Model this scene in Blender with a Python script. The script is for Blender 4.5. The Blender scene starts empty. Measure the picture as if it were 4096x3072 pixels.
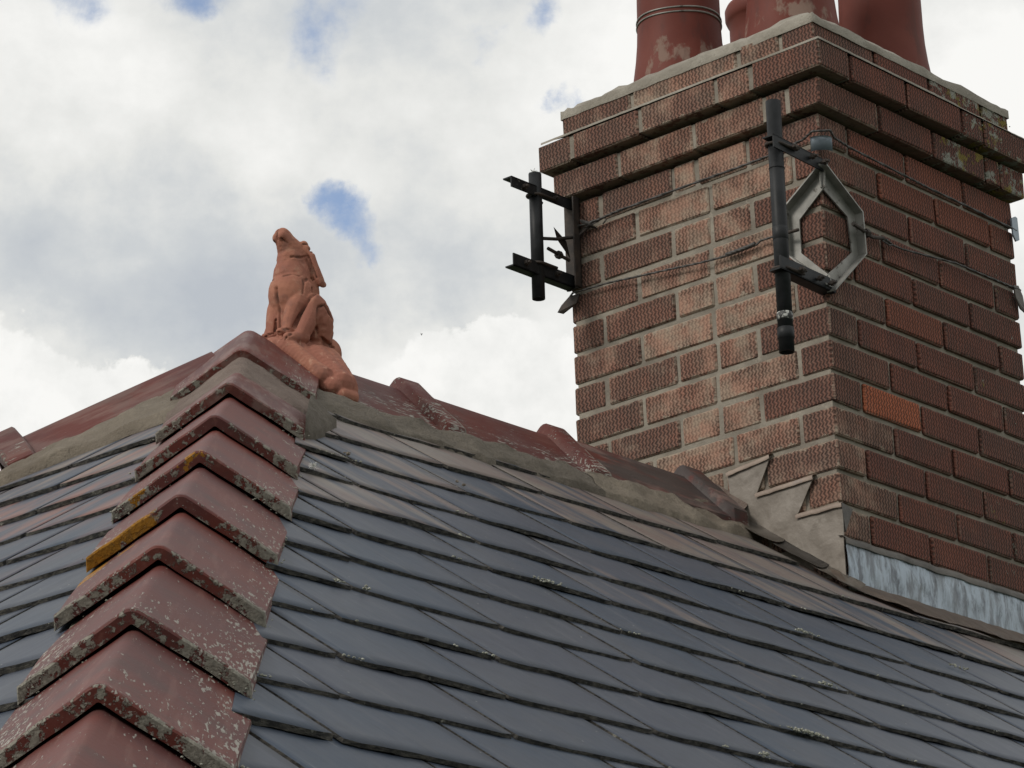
import bpy, bmesh, math, random
from mathutils import Vector, Matrix, noise
random.seed(7)
SC = bpy.context.scene
COL = SC.collection
R_ = math.radians

# ------------------------------------------------------------------ camera, sky, sun, exposure
CAMZ = 5.8
PITCH, ROLL = 0.32899608, 0.02792332
cd = bpy.data.cameras.new('camera'); cam = bpy.data.objects.new('camera', cd); COL.objects.link(cam)
cd.sensor_fit = 'HORIZONTAL'; cd.sensor_width = 36; cd.lens = 13747.4*36/4096
cd.clip_start = 0.1; cd.clip_end = 4000
vv = Vector((0, -math.sin(PITCH), math.cos(PITCH))); ff = Vector((0, math.cos(PITCH), math.sin(PITCH))); xx = Vector((1, 0, 0))
rr = xx*math.cos(ROLL) - vv*math.sin(ROLL); uu = xx*math.sin(ROLL) + vv*math.cos(ROLL)
M = Matrix((rr, uu, -ff)).transposed().to_4x4(); M.translation = Vector((0, 0, CAMZ)); cam.matrix_world = M
SC.camera = cam
SC.view_settings.view_transform = 'Standard'; SC.view_settings.look = 'None'
SC.view_settings.exposure = 0.0; SC.view_settings.gamma = 1.0; SC.view_settings.use_curve_mapping = False

SUN_DIR = Vector((-0.72, -0.42, 0.62)).normalized()      # towards the sun, behind the cloud
world = bpy.data.worlds.new('World'); SC.world = world; world.use_nodes = True

class NT:
    """small helper for building node trees"""
    def __init__(s, nt): s.nt = nt
    def n(s, typ, **kw):
        nd = s.nt.nodes.new(typ)
        ins = kw.pop('i', {})
        for k, v in kw.items(): setattr(nd, k, v)
        for k, v in ins.items():
            if isinstance(v, bpy.types.NodeSocket): s.nt.links.new(v, nd.inputs[k])
            else: nd.inputs[k].default_value = v
        return nd
    def m(s, op, a, b=0.0, c=None, clamp=False):
        nd = s.nt.nodes.new('ShaderNodeMath'); nd.operation = op; nd.use_clamp = clamp
        for k, v in enumerate((a, b, c)):
            if v is None: continue
            if isinstance(v, bpy.types.NodeSocket): s.nt.links.new(v, nd.inputs[k])
            else: nd.inputs[k].default_value = v
        return nd.outputs[0]
    def mix(s, f, a, b, blend='MIX'):
        nd = s.nt.nodes.new('ShaderNodeMix'); nd.data_type = 'RGBA'; nd.blend_type = blend
        for k, v in ((0, f), (6, a), (7, b)):
            if isinstance(v, bpy.types.NodeSocket): s.nt.links.new(v, nd.inputs[k])
            else: nd.inputs[k].default_value = (tuple(v)+(1,))[:4] if k else v
        return nd.outputs[2]
    def step(s, v, lo, hi, a=0.0, b=1.0):
        nd = s.nt.nodes.new('ShaderNodeMapRange'); nd.interpolation_type = 'SMOOTHSTEP'
        s.nt.links.new(v, nd.inputs[0])
        for k, x in ((1, lo), (2, hi), (3, a), (4, b)): nd.inputs[k].default_value = x
        return nd.outputs[0]
    def noise(s, vec, scale, detail=4, rough=.55, dist=0.0):
        return s.n('ShaderNodeTexNoise', i={'Vector': vec, 'Scale': scale, 'Detail': detail, 'Roughness': rough, 'Distortion': dist})
    def vmap(s, vec, sc=(1, 1, 1), loc=(0, 0, 0), rot=(0, 0, 0)):
        return s.n('ShaderNodeMapping', i={'Vector': vec, 'Scale': sc, 'Location': loc, 'Rotation': rot}).outputs[0]

def build_sky():
    nt = world.node_tree; nt.nodes.clear(); t = NT(nt)
    out = t.n('ShaderNodeOutputWorld'); bg = t.n('ShaderNodeBackground', i={'Strength': 0.1})
    nt.links.new(bg.outputs[0], out.inputs[0])
    sky = t.n('ShaderNodeTexSky', sky_type='NISHITA', sun_disc=False)
    sky.sun_elevation = math.asin(SUN_DIR.z); sky.sun_rotation = math.atan2(SUN_DIR.x, SUN_DIR.y)
    co = t.n('ShaderNodeTexCoord').outputs['Generated']
    # turbulence that frays the cloud edges
    w1 = t.noise(co, 34, 7, .62).outputs['Color']; w2 = t.noise(t.vmap(co, loc=(3.1, 1.7, 5.3)), 11, 3, .5).outputs['Color']
    def off(c, amp):
        v = t.n('ShaderNodeVectorMath', operation='SUBTRACT', i={0: c, 1: (.5, .5, .5)}).outputs[0]
        return t.n('ShaderNodeVectorMath', operation='SCALE', i={0: v, 'Scale': amp}).outputs[0]
    wv = t.n('ShaderNodeVectorMath', operation='ADD', i={0: co, 1: off(w1, .030)}).outputs[0]
    wv = t.n('ShaderNodeVectorMath', operation='ADD', i={0: wv, 1: off(w2, .016)}).outputs[0]
    def spots(lst, vec):
        acc = 0.0
        for d, r, w in lst:
            dist = t.n('ShaderNodeVectorMath', operation='DISTANCE', i={0: vec, 1: d}).outputs['Value']
            acc = t.m('MULTIPLY_ADD', t.step(dist, 0.0, r, 1, 0), w, acc)
        return acc
    PX = 1/13747.4
    holes = [((-.0528, .9267, .3721), 215*PX, .74), ((-.0438, .932, .3599), 190*PX, .55), ((-.0534, .907, .4178), 330*PX, .46),
             ((.0116, .9056, .4239), 220*PX, .60), ((-.0043, .9091, .4165), 220*PX, .40), ((.0162, .9172, .3982), 150*PX, .62),
             ((-.1221, .8952, .4287), 340*PX, .55), ((-.0909, .8989, .4287), 260*PX, .7), ((-.040, .898, .437), 420*PX, .38)]
    # clouds cover the sky everywhere, with rare breaks of their own outside the view
    big = t.noise(t.vmap(co, sc=(1, 1, 2.2)), 2.6, 6, .55).outputs[0]
    gap = t.step(big, .60, .72, 0, 1)
    fine = t.noise(t.vmap(co, loc=(9, 2, 4)), 60, 6, .6).outputs[0]
    h = t.m('ADD', spots(holes, wv), t.m('MULTIPLY', gap, .8))
    h = t.m('ADD', h, t.m('MULTIPLY', t.m('SUBTRACT', fine, .5), .85))
    cover = t.step(h, .24, .74, 1, 0)
    lights = [((-.116, .9056, .4081), 620*PX, .30), ((.0424, .9133, .4051), 900*PX, .22), ((-.0325, .9447, .3263), 430*PX, .34),
              ((.03, .945, .325), 600*PX, .22),
              ((-.140, .9325, .3329), 380*PX, .22), ((.1387, .912, .386), 900*PX, .50), ((-.0706, .9219, .3808), 360*PX, .10),
              ((-.1105, .9236, .3671), 760*PX, -.24), ((-.079, .9357, .3437), 620*PX, -.36), ((-.0136, .9367, .3499), 420*PX, -.20),
              ((-.0016, .9222, .3867), 360*PX, .14), ((-.135, .927, .352), 420*PX, -.12)]
    med = t.noise(t.vmap(co, loc=(1, 6, 2), sc=(1, 1, 1.7)), 13, 6, .55).outputs[0]
    b = t.m('ADD', spots(lights, wv), t.m('MULTIPLY', t.m('SUBTRACT', med, .5), 1.05))
    b = t.m('ADD', b, t.m('MULTIPLY', t.m('SUBTRACT', fine, .5), .42))
    b = t.m('ADD', b, .60, clamp=True)
    banks = spots([((-.0262, .9505, .3125), 640*PX, 1.0), ((.012, .9475, .3175), 560*PX, .9), ((-.1500, .9355, .3195), 640*PX, 1.0), ((-.112, .9415, .3190), 420*PX, .75)], wv)
    puff = t.noise(t.vmap(co, loc=(2, 8, 1)), 44, 7, .6).outputs[0]
    bk = t.step(t.m('ADD', banks, t.m('MULTIPLY', t.m('SUBTRACT', puff, .5), .95)), .40, .50)
    inner = t.m('ADD', .88, t.m('MULTIPLY', t.m('SUBTRACT', t.noise(t.vmap(co, loc=(4, 4, 9)), 52, 6, .6).outputs[0], .5), .8))
    b = t.m('ADD', t.m('MULTIPLY', b, t.m('SUBTRACT', 1.0, bk)), t.m('MULTIPLY', inner, bk), clamp=True)
    rp = t.n('ShaderNodeValToRGB', i={0: b}); cr = rp.color_ramp
    cr.elements[0].position = 0.15; cr.elements[0].color = (.50, .535, .58, 1)
    cr.elements[1].position = 0.95; cr.elements[1].color = (.95, .945, .92, 1)
    e = cr.elements.new(.42); e.color = (.62, .645, .66, 1)
    e = cr.elements.new(.64); e.color = (.78, .785, .765, 1)
    cloud = t.n('ShaderNodeVectorMath', operation='SCALE', i={0: rp.outputs[0], 'Scale': 10.0}).outputs[0]
    blue = t.mix(.22, t.mix(1.0, sky.outputs[0], (1.35, 1.45, 1.62), 'MULTIPLY'), (6.0, 6.4, 6.8))
    col = t.mix(cover, blue, cloud)
    nt.links.new(col, bg.inputs[0])
build_sky()

sl = bpy.data.lights.new('sun', 'SUN'); sl.energy = 1.6; sl.angle = R_(16); sl.color = (1.0, .95, .87)
sun = bpy.data.objects.new('sun', sl); COL.objects.link(sun)
sun.rotation_euler = SUN_DIR.to_track_quat('Z', 'Y').to_euler()

# ------------------------------------------------------------------ measured frames
YAW = 0.8512742
C0 = Vector((0.6873008, 6.9597388, 2.0149835+CAMZ))        # foot of the near chimney corner
RV = Vector((math.cos(YAW), math.sin(YAW), 0)); LV = Vector((-math.sin(YAW), math.cos(YAW), 0)); UP = Vector((0, 0, 1))
A0 = Vector((-0.498195, 6.163520, 2.157475+CAMZ))       # apex where ridge and hips meet
TP, HK = 0.7072390, 0.9310666                                # roof pitch (tan), plan ratio of the hip
TH = TP*HK
def chim(x, y, z): return C0 + RV*x + LV*y + UP*z
dR = (-LV - UP*TP).normalized(); nR = (UP - LV*TP).normalized()
dH = (-RV - UP*TH).normalized(); nH = (UP - RV*TH).normalized()
def front(r, s, o=0.0): return A0 + RV*r + dR*s + nR*o
def hipend(l, s, o=0.0): return A0 + LV*l + dH*s + nH*o
HIP = (-RV - LV*HK - UP*TH).normalized(); FAR = (-RV + LV*HK - UP*TH).normalized()
BACKN = (UP + LV*TP).normalized()

# ------------------------------------------------------------------ object helpers
def tag(o, label=None, cat=None, group=None, kind=None):
    if label: o['label'] = label
    if cat: o['category'] = cat
    if group: o['group'] = group
    if kind: o['kind'] = kind
    return o
def empty(name, loc, rz=0.0):
    o = bpy.data.objects.new(name, None); COL.objects.link(o); o.location = loc; o.rotation_euler = (0, 0, rz); o.empty_display_size = .1
    return o
def link(name, me, parent=None, mw=None):
    o = bpy.data.objects.new(name, me); COL.objects.link(o)
    if parent is not None:
        o.parent = parent; o.matrix_parent_inverse = parent_world(parent).inverted()
    if mw is not None: o.matrix_basis = mw
    return o
PW = {}
def parent_world(p):
    m = p.matrix_basis if p.parent is None else parent_world(p.parent) @ p.matrix_parent_inverse @ p.matrix_basis
    return m
def mesh(name, verts, faces, mats, mi=None, smooth=False):
    me = bpy.data.meshes.new(name); me.from_pydata([tuple(v) for v in verts], [], faces)
    for m in (mats if isinstance(mats, (list, tuple)) else [mats]): me.materials.append(m)
    if mi: me.polygons.foreach_set('material_index', mi)
    if smooth: me.polygons.foreach_set('use_smooth', [True]*len(me.polygons))
    me.update(); return me
def bm_mesh(name, bm, mats, smooth=False):
    bmesh.ops.recalc_face_normals(bm, faces=bm.faces)
    me = bpy.data.meshes.new(name); bm.to_mesh(me); bm.free()
    for m in (mats if isinstance(mats, (list, tuple)) else [mats]): me.materials.append(m)
    if smooth: me.polygons.foreach_set('use_smooth', [True]*len(me.polygons))
    return me
def frame_mat(o, x, y, z):
    m = Matrix((x, y, z)).transposed().to_4x4(); m.translation = o; return m
def bm_box(bm, lo, hi, bev=0.0, jit=0.0):
    r = bmesh.ops.create_cube(bm, size=1.0); vs = r['verts']
    c = [(a+b)/2 for a, b in zip(lo, hi)]; d = [b-a for a, b in zip(lo, hi)]
    for v in vs: v.co = Vector((c[0]+v.co.x*d[0], c[1]+v.co.y*d[1], c[2]+v.co.z*d[2]))
    if bev > 0:
        es = list({e for v in vs for e in v.link_edges})
        g = bmesh.ops.bevel(bm, geom=es, offset=bev, segments=1, affect='EDGES', profile=.5)
        vs = list({v for f in g['faces'] for v in f.verts} | {v for v in vs if v.is_valid})
    if jit > 0:
        for v in vs: v.co += Vector((random.uniform(-jit, jit), random.uniform(-jit, jit), random.uniform(-jit, jit)))
    return vs
def tube(bm, pts, r, seg=10, caps=True):
    pts = [Vector(p) for p in pts]; rings = []
    prev = None
    for i, p in enumerate(pts):
        d = (pts[min(i+1, len(pts)-1)] - pts[max(i-1, 0)]).normalized()
        if prev is None: a = d.orthogonal().normalized()
        else: a = (prev - d*prev.dot(d)).normalized()
        prev = a; b = d.cross(a); rad = r[i] if isinstance(r, (list, tuple)) else r
        rings.append([bm.verts.new(p + a*math.cos(t)*rad + b*math.sin(t)*rad) for t in [2*math.pi*k/seg for k in range(seg)]])
    for i in range(len(rings)-1):
        for k in range(seg): bm.faces.new((rings[i][k], rings[i][(k+1) % seg], rings[i+1][(k+1) % seg], rings[i+1][k]))
    if caps:
        bm.faces.new(rings[0][::-1]); bm.faces.new(rings[-1])
def nz(p, s=1.0): return noise.noise(Vector(p)*s)

# ------------------------------------------------------------------ materials
def newmat(name):
    m = bpy.data.materials.new(name); m.use_nodes = True; nt = m.node_tree; nt.nodes.clear(); t = NT(nt)
    out = t.n('ShaderNodeOutputMaterial'); b = t.n('ShaderNodeBsdfPrincipled'); nt.links.new(b.outputs[0], out.inputs[0])
    return m, t, b
def bump(t, b, h, strength=.5, dist=.002, prev=None):
    kw = {'Height': h, 'Strength': strength, 'Distance': dist}
    if prev is not None: kw['Normal'] = prev
    nd = t.n('ShaderNodeBump', i=kw)
    t.nt.links.new(nd.outputs[0], b.inputs['Normal']); return nd.outputs[0]
def setc(t, b, c, rough=None):
    t.nt.links.new(c, b.inputs['Base Color'])
    if rough is not None:
        if isinstance(rough, bpy.types.NodeSocket): t.nt.links.new(rough, b.inputs['Roughness'])
        else: b.inputs['Roughness'].default_value = rough
def texco(t): return t.n('ShaderNodeTexCoord').outputs['Object']
def geopos(t): return t.n('ShaderNodeNewGeometry').outputs['Position']
def sepxyz(t, v): return t.n('ShaderNodeSeparateXYZ', i={0: v}).outputs

def mat_slate():
    m, t, b = newmat('slate'); co = texco(t); oi = t.n('ShaderNodeObjectInfo'); rnd = oi.outputs['Random']
    off = t.n('ShaderNodeCombineXYZ', i={0: t.m('MULTIPLY', rnd, 37.0), 1: t.m('MULTIPLY', rnd, 11.0), 2: 0.0}).outputs[0]
    v = t.n('ShaderNodeVectorMath', operation='ADD', i={0: co, 1: off}).outputs[0]
    base = t.mix(t.step(rnd, .2, .85), (.033, .049, .076), (.045, .054, .077))
    broad = t.noise(v, 5.0, 3, .5).outputs[0]
    base = t.mix(t.step(broad, .35, .7), base, (.055, .064, .084))
    # streaks that follow the cleavage of the stone and the run of the rain
    st = t.noise(t.vmap(v, sc=(34, 3.2, 1), rot=(0, 0, .10)), 1.0, 6, .62, .4).outputs[0]
    base = t.mix(t.m('MULTIPLY', t.step(st, .54, .72), .32), base, (.165, .160, .165))
    base = t.mix(t.m('MULTIPLY', t.step(st, .46, .30), .35), base, (.036, .042, .052))
    gr = t.noise(t.vmap(v, sc=(150, 22, 1), rot=(0, 0, .12)), 1.0, 5, .7).outputs[0]
    base = t.mix(t.m('MULTIPLY', t.step(gr, .35, .65), .26), base, (.085, .094, .112))
    base = t.mix(t.m('MULTIPLY', t.step(t.noise(v, 26, 6, .7).outputs[0], .50, .66), .25), base, (.030, .034, .040))
    sc = t.noise(t.vmap(v, sc=(160, 9, 1), rot=(0, 0, -.25)), 1.0, 2, .5).outputs[0]
    base = t.mix(t.m('MULTIPLY', t.step(sc, .70, .76), .35), base, (.30, .31, .32))
    # washed-down mortar and brick dust, strength set per slate through the object colour
    oc = t.n('ShaderNodeSeparateColor', i={0: oi.outputs['Color']}).outputs
    gp = geopos(t)
    dn = t.noise(t.vmap(v, sc=(14, 2.0, 1), rot=(0, 0, .12)), 1.0, 6, .62).outputs[0]
    dust = t.m('MULTIPLY', t.step(t.m('ADD', dn, t.m('MULTIPLY', t.m('SUBTRACT', oc[0], .5), .55)), .46, .66), t.step(oc[0], .02, .35))
    dc = t.mix(t.step(t.noise(gp, 9, 3).outputs[0], .35, .65), (.235, .195, .155), (.215, .150, .120))
    base = t.mix(t.m('MULTIPLY', dust, .62), base, dc)
    red = t.m('MULTIPLY', t.step(t.noise(t.vmap(v, sc=(11, 3, 1)), 1.0, 4).outputs[0], .42, .62), oc[1])
    base = t.mix(red, base, (.27, .115, .075))
    # small pale specks
    vo = t.n('ShaderNodeTexVoronoi', i={'Vector': v, 'Scale': 46.0, 'Randomness': 1.0})
    sp = t.m('MULTIPLY', t.step(vo.outputs['Distance'], .085, .05), t.step(t.noise(v, 13, 2).outputs[0], .56, .64))
    base = t.mix(sp, base, (.38, .38, .35))
    setc(t, b, base, t.m('ADD', .40, t.m('MULTIPLY', st, .22)))
    b.inputs['Specular IOR Level'].default_value = .25
    h = t.m('ADD', t.m('MULTIPLY', st, .7), t.m('MULTIPLY', broad, .9))
    lay = t.noise(t.vmap(v, sc=(9, 5, 1), rot=(0, 0, .5)), 1.0, 7, .65).outputs[0]
    n1 = bump(t, b, h, .45, .0016)
    bump(t, b, lay, .35, .002, n1)
    return m
def mat_slate_edge():
    m, t, b = newmat('slate_edge'); co = geopos(t)
    n = t.noise(t.vmap(co, sc=(1, 1, 2.5)), 70, 5, .65).outputs[0]
    c = t.mix(t.step(n, .35, .7), (.014, .013, .013), (.110, .100, .084))
    c = t.mix(t.step(t.noise(co, 36, 5, .65).outputs[0], .64, .71), c, (.27, .26, .22))
    setc(t, b, c, .9); bump(t, b, t.noise(t.vmap(co, sc=(1, 1, 3)), 110, 5, .7).outputs[0], 1.0, .006)
    return m

def lichen_mask(t, co, scale, thr):
    a = t.noise(co, scale, 6, .68).outputs[0]
    return t.step(a, thr, thr+.035)

def mat_clay(name='red_clay_tile', yellow=None):
    m, t, b = newmat(name); co = texco(t); oi = t.n('ShaderNodeObjectInfo'); rnd = oi.outputs['Random']
    off = t.n('ShaderNodeCombineXYZ', i={0: t.m('MULTIPLY', rnd, 17.0), 1: t.m('MULTIPLY', rnd, 29.0), 2: t.m('MULTIPLY', rnd, 5.0)}).outputs[0]
    v = t.n('ShaderNodeVectorMath', operation='ADD', i={0: co, 1: off}).outputs[0]
    base = t.mix(t.step(rnd, 0, 1), (.100, .028, .023), (.130, .038, .030))
    base = t.mix(t.step(t.noise(v, 6, 4, .5).outputs[0], .4, .68), base, (.098, .038, .036))
    base = t.mix(t.m('MULTIPLY', t.step(t.noise(v, 13, 6, .68).outputs[0], .50, .66), .42), base, (.070, .044, .038))
    base = t.mix(t.m('MULTIPLY', t.step(t.noise(t.vmap(v, sc=(5, 60, 60)), 1.0, 5, .65).outputs[0], .52, .68), .30), base, (.21, .105, .085))
    oc = t.n('ShaderNodeSeparateColor', i={0: oi.outputs['Color']}).outputs       # r lichen, g mortar wash
    # spots drawn out down the slope (local x runs down the tile)
    sx = t.vmap(v, sc=(46, 210, 210))
    a = t.noise(sx, 1.0, 3, .6).outputs[0]; pat = t.noise(v, 16, 3, .5).outputs[0]
    x, y, z = sepxyz(t, co)[0:3]
    lip = t.step(t.m('ABSOLUTE', x), .030, .0, 0, 1)                        # x = 0 is the lower lip
    near = t.step(x, -.22, -.01)
    side = t.step(t.m('ABSOLUTE', y), .02, .12, -.055, .06)
    k = t.m('ADD', a, t.m('MULTIPLY', t.m('SUBTRACT', pat, .5), .38))
    k = t.m('ADD', k, t.m('ADD', t.m('MULTIPLY_ADD', near, .06, -.02), side))
    k = t.m('ADD', k, t.m('MULTIPLY', t.m('SUBTRACT', oc[0], .68), .16))
    mask = t.step(k, .605, .665)
    lc = t.mix(t.noise(v, 120, 2).outputs[0], (.26, .24, .22), (.44, .43, .38))
    base = t.mix(t.m('MULTIPLY', mask, .85), base, lc)
    # crusted lower lip
    e = t.noise(v, 75, 5, .65).outputs[0]
    ek = t.m('ADD', e, t.m('MULTIPLY', t.step(t.m('ABSOLUTE', y), .0, .14), .16))
    em = t.m('MULTIPLY', t.step(t.m('ADD', ek, t.m('MULTIPLY', t.m('SUBTRACT', oc[0], .5), .14)), .56, .62), t.step(x, -.012, -.002))
    base = t.mix(em, base, t.mix(t.noise(v, 160, 3).outputs[0], (.10, .09, .075), (.36, .34, .29)))
    wash = t.m('MULTIPLY', t.step(t.noise(t.vmap(v, sc=(8, 30, 30)), 1.0, 5, .6).outputs[0], .45, .62), oc[1])
    base = t.mix(wash, base, (.27, .215, .19))
    dk = t.m('MULTIPLY', t.step(t.noise(t.vmap(v, sc=(5, 14, 14)), 1.0, 6, .65).outputs[0], .40, .55), oc[2])
    base = t.mix(dk, base, (.060, .052, .050))
    if yellow:
        ym = 0.0; yw = t.m('MULTIPLY', t.m('SUBTRACT', t.noise(v, 26, 6, .68).outputs[0], .5), .13)
        for yc, yr in yellow:
            d = t.n('ShaderNodeVectorMath', operation='DISTANCE', i={0: t.vmap(co, sc=(1.0, 1, 1)), 1: yc}).outputs['Value']
            ym = t.m('MAXIMUM', ym, t.step(t.m('SUBTRACT', d, yw), yr*.84, yr, 1, 0))
        base = t.mix(ym, base, t.mix(t.noise(v, 55, 4).outputs[0], (.15, .085, .020), (.40, .175, .018)))
    setc(t, b, base, t.m('ADD', .50, t.m('MULTIPLY', t.m('MAXIMUM', mask, em), .4)))
    b.inputs['Specular IOR Level'].default_value = .13
    hh = t.m('ADD', t.m('MULTIPLY', mask, .5), t.m('MULTIPLY', em, t.m('ADD', 1.0, t.noise(v, 220, 3).outputs[0])))
    n1 = bump(t, b, hh, .8, .0022)
    bump(t, b, t.noise(v, 60, 6, .68).outputs[0], .34, .002, n1)
    return m

def mat_mortar(name, c1, c2, scale=40, bs=.9, bd=.004):
    m, t, b = newmat(name); co = geopos(t)
    n = t.noise(co, scale*.25, 5, .6).outputs[0]; f = t.noise(co, scale*4, 4, .7).outputs[0]
    c = t.mix(t.step(n, .3, .7), c1, c2)
    c = t.mix(t.m('MULTIPLY', t.step(f, .38, .68), .25), c, tuple(x*.62 for x in c1))
    c = t.mix(t.m('MULTIPLY', t.step(t.noise(co, scale*.55, 5, .65).outputs[0], .60, .68), .35), c, tuple(min(1, x*1.35) for x in c2))
    setc(t, b, c, .93)
    n1 = bump(t, b, t.noise(co, scale, 7, .66).outputs[0], bs, bd)
    bump(t, b, f, .5, .0012, n1)
    return m

def mat_brick():
    m, t, b = newmat('rustic_brick'); co = texco(t); oi = t.n('ShaderNodeObjectInfo'); rnd = oi.outputs['Random']
    oc = t.n('ShaderNodeSeparateColor', i={0: oi.outputs['Color']}).outputs        # r soot, g mortar smear, b lichen
    bright = oi.outputs['Alpha']
    x, y, z = sepxyz(t, co)[0:3]; p = t.m('ADD', x, y)
    off = t.n('ShaderNodeCombineXYZ', i={0: t.m('MULTIPLY', rnd, 57.0), 1: t.m('MULTIPLY', rnd, 23.0), 2: t.m('MULTIPLY', rnd, 9.0)}).outputs[0]
    v = t.n('ShaderNodeVectorMath', operation='ADD', i={0: co, 1: off}).outputs[0]
    gp = geopos(t)
    jit = t.m('ADD', t.m('MULTIPLY', t.m('SUBTRACT', t.noise(v, 80, 3).outputs[0], .5), 3.4), t.m('MULTIPLY', t.m('SUBTRACT', t.noise(v, 14, 2).outputs[0], .5), 9.0))
    zig = t.m('MULTIPLY', t.m('PINGPONG', t.m('ADD', z, 1.0), .0062), 2*math.pi/.0062*.40)   # herringbone drag lines
    ph = t.m('ADD', t.m('ADD', t.m('MULTIPLY', p, 2*math.pi/.0102), zig), jit)
    g = t.m('MULTIPLY_ADD', t.m('SINE', ph), .5, .5)
    rows = t.m('MULTIPLY_ADD', t.m('SINE', t.m('MULTIPLY_ADD', z, 2*math.pi/.0124, 1.5)), .5, .5)
    smear = t.noise(v, 15, 5, .6).outputs[0]
    px_, = (t.step(t.m('ADD', smear, t.m('MULTIPLY', t.m('SUBTRACT', oc[1], .5), .42)), .44, .70),)
    base = t.mix(rnd, (.185, .066, .047), (.155, .064, .050))
    base = t.mix(t.step(t.noise(v, 11, 3).outputs[0], .35, .7), base, (.215, .078, .054))
    base = t.mix(t.step(bright, .6, 1.0, 1, 0), base, (.42, .125, .062))
    pink = t.mix(t.step(t.noise(v, 23, 4).outputs[0], .38, .66), (.41, .245, .178), (.37, .285, .215))
    base = t.mix(t.m('MULTIPLY', oc[1], 1.1, clamp=True), base, t.mix(.30, pink, base))
    base = t.mix(t.m('MULTIPLY', px_, .75), base, pink)
    # soot in patches that run over several bricks; drag lines coloured darker
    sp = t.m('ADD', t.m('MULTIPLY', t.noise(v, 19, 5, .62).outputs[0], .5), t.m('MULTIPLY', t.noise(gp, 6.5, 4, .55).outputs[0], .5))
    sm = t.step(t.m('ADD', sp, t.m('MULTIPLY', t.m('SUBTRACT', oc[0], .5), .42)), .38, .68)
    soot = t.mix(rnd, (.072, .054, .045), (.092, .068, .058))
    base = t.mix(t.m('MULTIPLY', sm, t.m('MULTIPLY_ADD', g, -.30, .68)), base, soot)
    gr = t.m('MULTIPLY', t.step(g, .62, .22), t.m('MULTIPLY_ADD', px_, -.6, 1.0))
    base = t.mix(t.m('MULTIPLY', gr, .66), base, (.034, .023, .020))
    base = t.mix(t.m('MULTIPLY', t.step(rows, .30, .0), .16), base, (.05, .032, .028))
    tc = t.n('ShaderNodeTexCoord'); gx, gy, gz = sepxyz(t, tc.outputs['Generated'])[0:3]; nx_ = t.m('ABSOLUTE', sepxyz(t, tc.outputs['Normal'])[0])
    gm = t.m('ADD', t.m('MULTIPLY', t.step(nx_, .4, .6), gy), t.m('MULTIPLY', t.step(nx_, .4, .6, 1, 0), gx))
    ed = t.m('MULTIPLY', t.m('MINIMUM', gm, t.m('SUBTRACT', 1.0, gm)), .17)
    ed = t.m('MINIMUM', ed, t.m('SUBTRACT', .0323, t.m('ABSOLUTE', z)))
    en = t.m('ADD', ed, t.m('MULTIPLY', t.m('SUBTRACT', t.noise(gp, 38, 5, .65).outputs[0], .5), t.m('MULTIPLY_ADD', oc[1], -.062, -.012)))
    es = t.m('MULTIPLY', t.step(en, .0035, .0005), t.m('MULTIPLY_ADD', oc[1], .9, .25), clamp=True)
    base = t.mix(es, base, t.mix(t.noise(gp, 60, 3).outputs[0], (.27, .215, .165), (.38, .315, .25)))
    # lichens
    ln = t.m('ADD', t.noise(gp, 34, 6, .68).outputs[0], t.m('MULTIPLY', t.m('SUBTRACT', t.noise(gp, 8, 2).outputs[0], .5), .45))
    lm = t.step(t.m('ADD', ln, t.m('MULTIPLY', t.m('SUBTRACT', oc[2], 1.0), .36)), .525, .57)
    lcol = t.mix(t.step(t.noise(gp, 15, 2).outputs[0], .44, .54), (.25, .25, .215), (.19, .145, .04))
    base = t.mix(t.m('MULTIPLY', lm, t.step(oc[2], .02, .1)), base, lcol)
    setc(t, b, base, .9); b.inputs['Specular IOR Level'].default_value = .25
    hgt = t.m('MULTIPLY', t.m('ADD', g, t.m('MULTIPLY', rows, .2)), t.m('MULTIPLY_ADD', px_, -.7, 1.0))
    n1 = bump(t, b, hgt, .85, .0028)
    n2 = bump(t, b, t.noise(v, 160, 4, .7).outputs[0], .5, .0016, n1)
    bump(t, b, t.m('ADD', lm, t.noise(v, 24, 4, .6).outputs[0]), .35, .003, n2)
    return m

def mat_simple(name, c1, c2, rough=.6, metal=0.0, scale=30, bs=.3, bd=.001, sp=.5, third=None, thr=.62):
    m, t, b = newmat(name); co = geopos(t)
    n = t.noise(co, scale, 5, .6).outputs[0]
    c = t.mix(t.step(n, .35, .68), c1, c2)
    if third: c = t.mix(t.step(t.noise(t.vmap(co, loc=(5, 5, 5)), scale*1.7, 5, .65).outputs[0], thr, thr+.06), c, third)
    setc(t, b, c, rough); b.inputs['Metallic'].default_value = metal; b.inputs['Specular IOR Level'].default_value = sp
    bump(t, b, t.noise(co, scale*3, 5, .6).outputs[0], bs, bd)
    return m

def mat_lead(name, c1, c2, c3, streak=False):
    m, t, b = newmat(name); gp = geopos(t)
    n = t.noise(gp, 16, 6, .6, .8).outputs[0]
    c = t.mix(t.step(n, .36, .64), c1, c2)
    if streak:
        s = t.noise(t.vmap(gp, sc=(48, 48, 13)), 1.0, 6, .68, .3).outputs[0]
        reg = t.step(t.noise(gp, 4.5, 2).outputs[0], .40, .56)
        c = t.mix(t.m('MULTIPLY', t.step(s, .40, .60), .85), c, c3)
        c = t.mix(t.m('MULTIPLY', t.step(s, .36, .28), .8), c, (.06, .06, .065))
        hh = s
    else:
        c = t.mix(t.m('MULTIPLY', t.step(t.noise(gp, 30, 5, .65).outputs[0], .56, .70), .45), c, c3)
        hh = t.noise(gp, 22, 4, .6).outputs[0]
    setc(t, b, c, .55); b.inputs['Metallic'].default_value = .12
    n1 = bump(t, b, hh, .5, .005); bump(t, b, t.noise(gp, 90, 4).outputs[0], .3, .001, n1)
    return m

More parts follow.
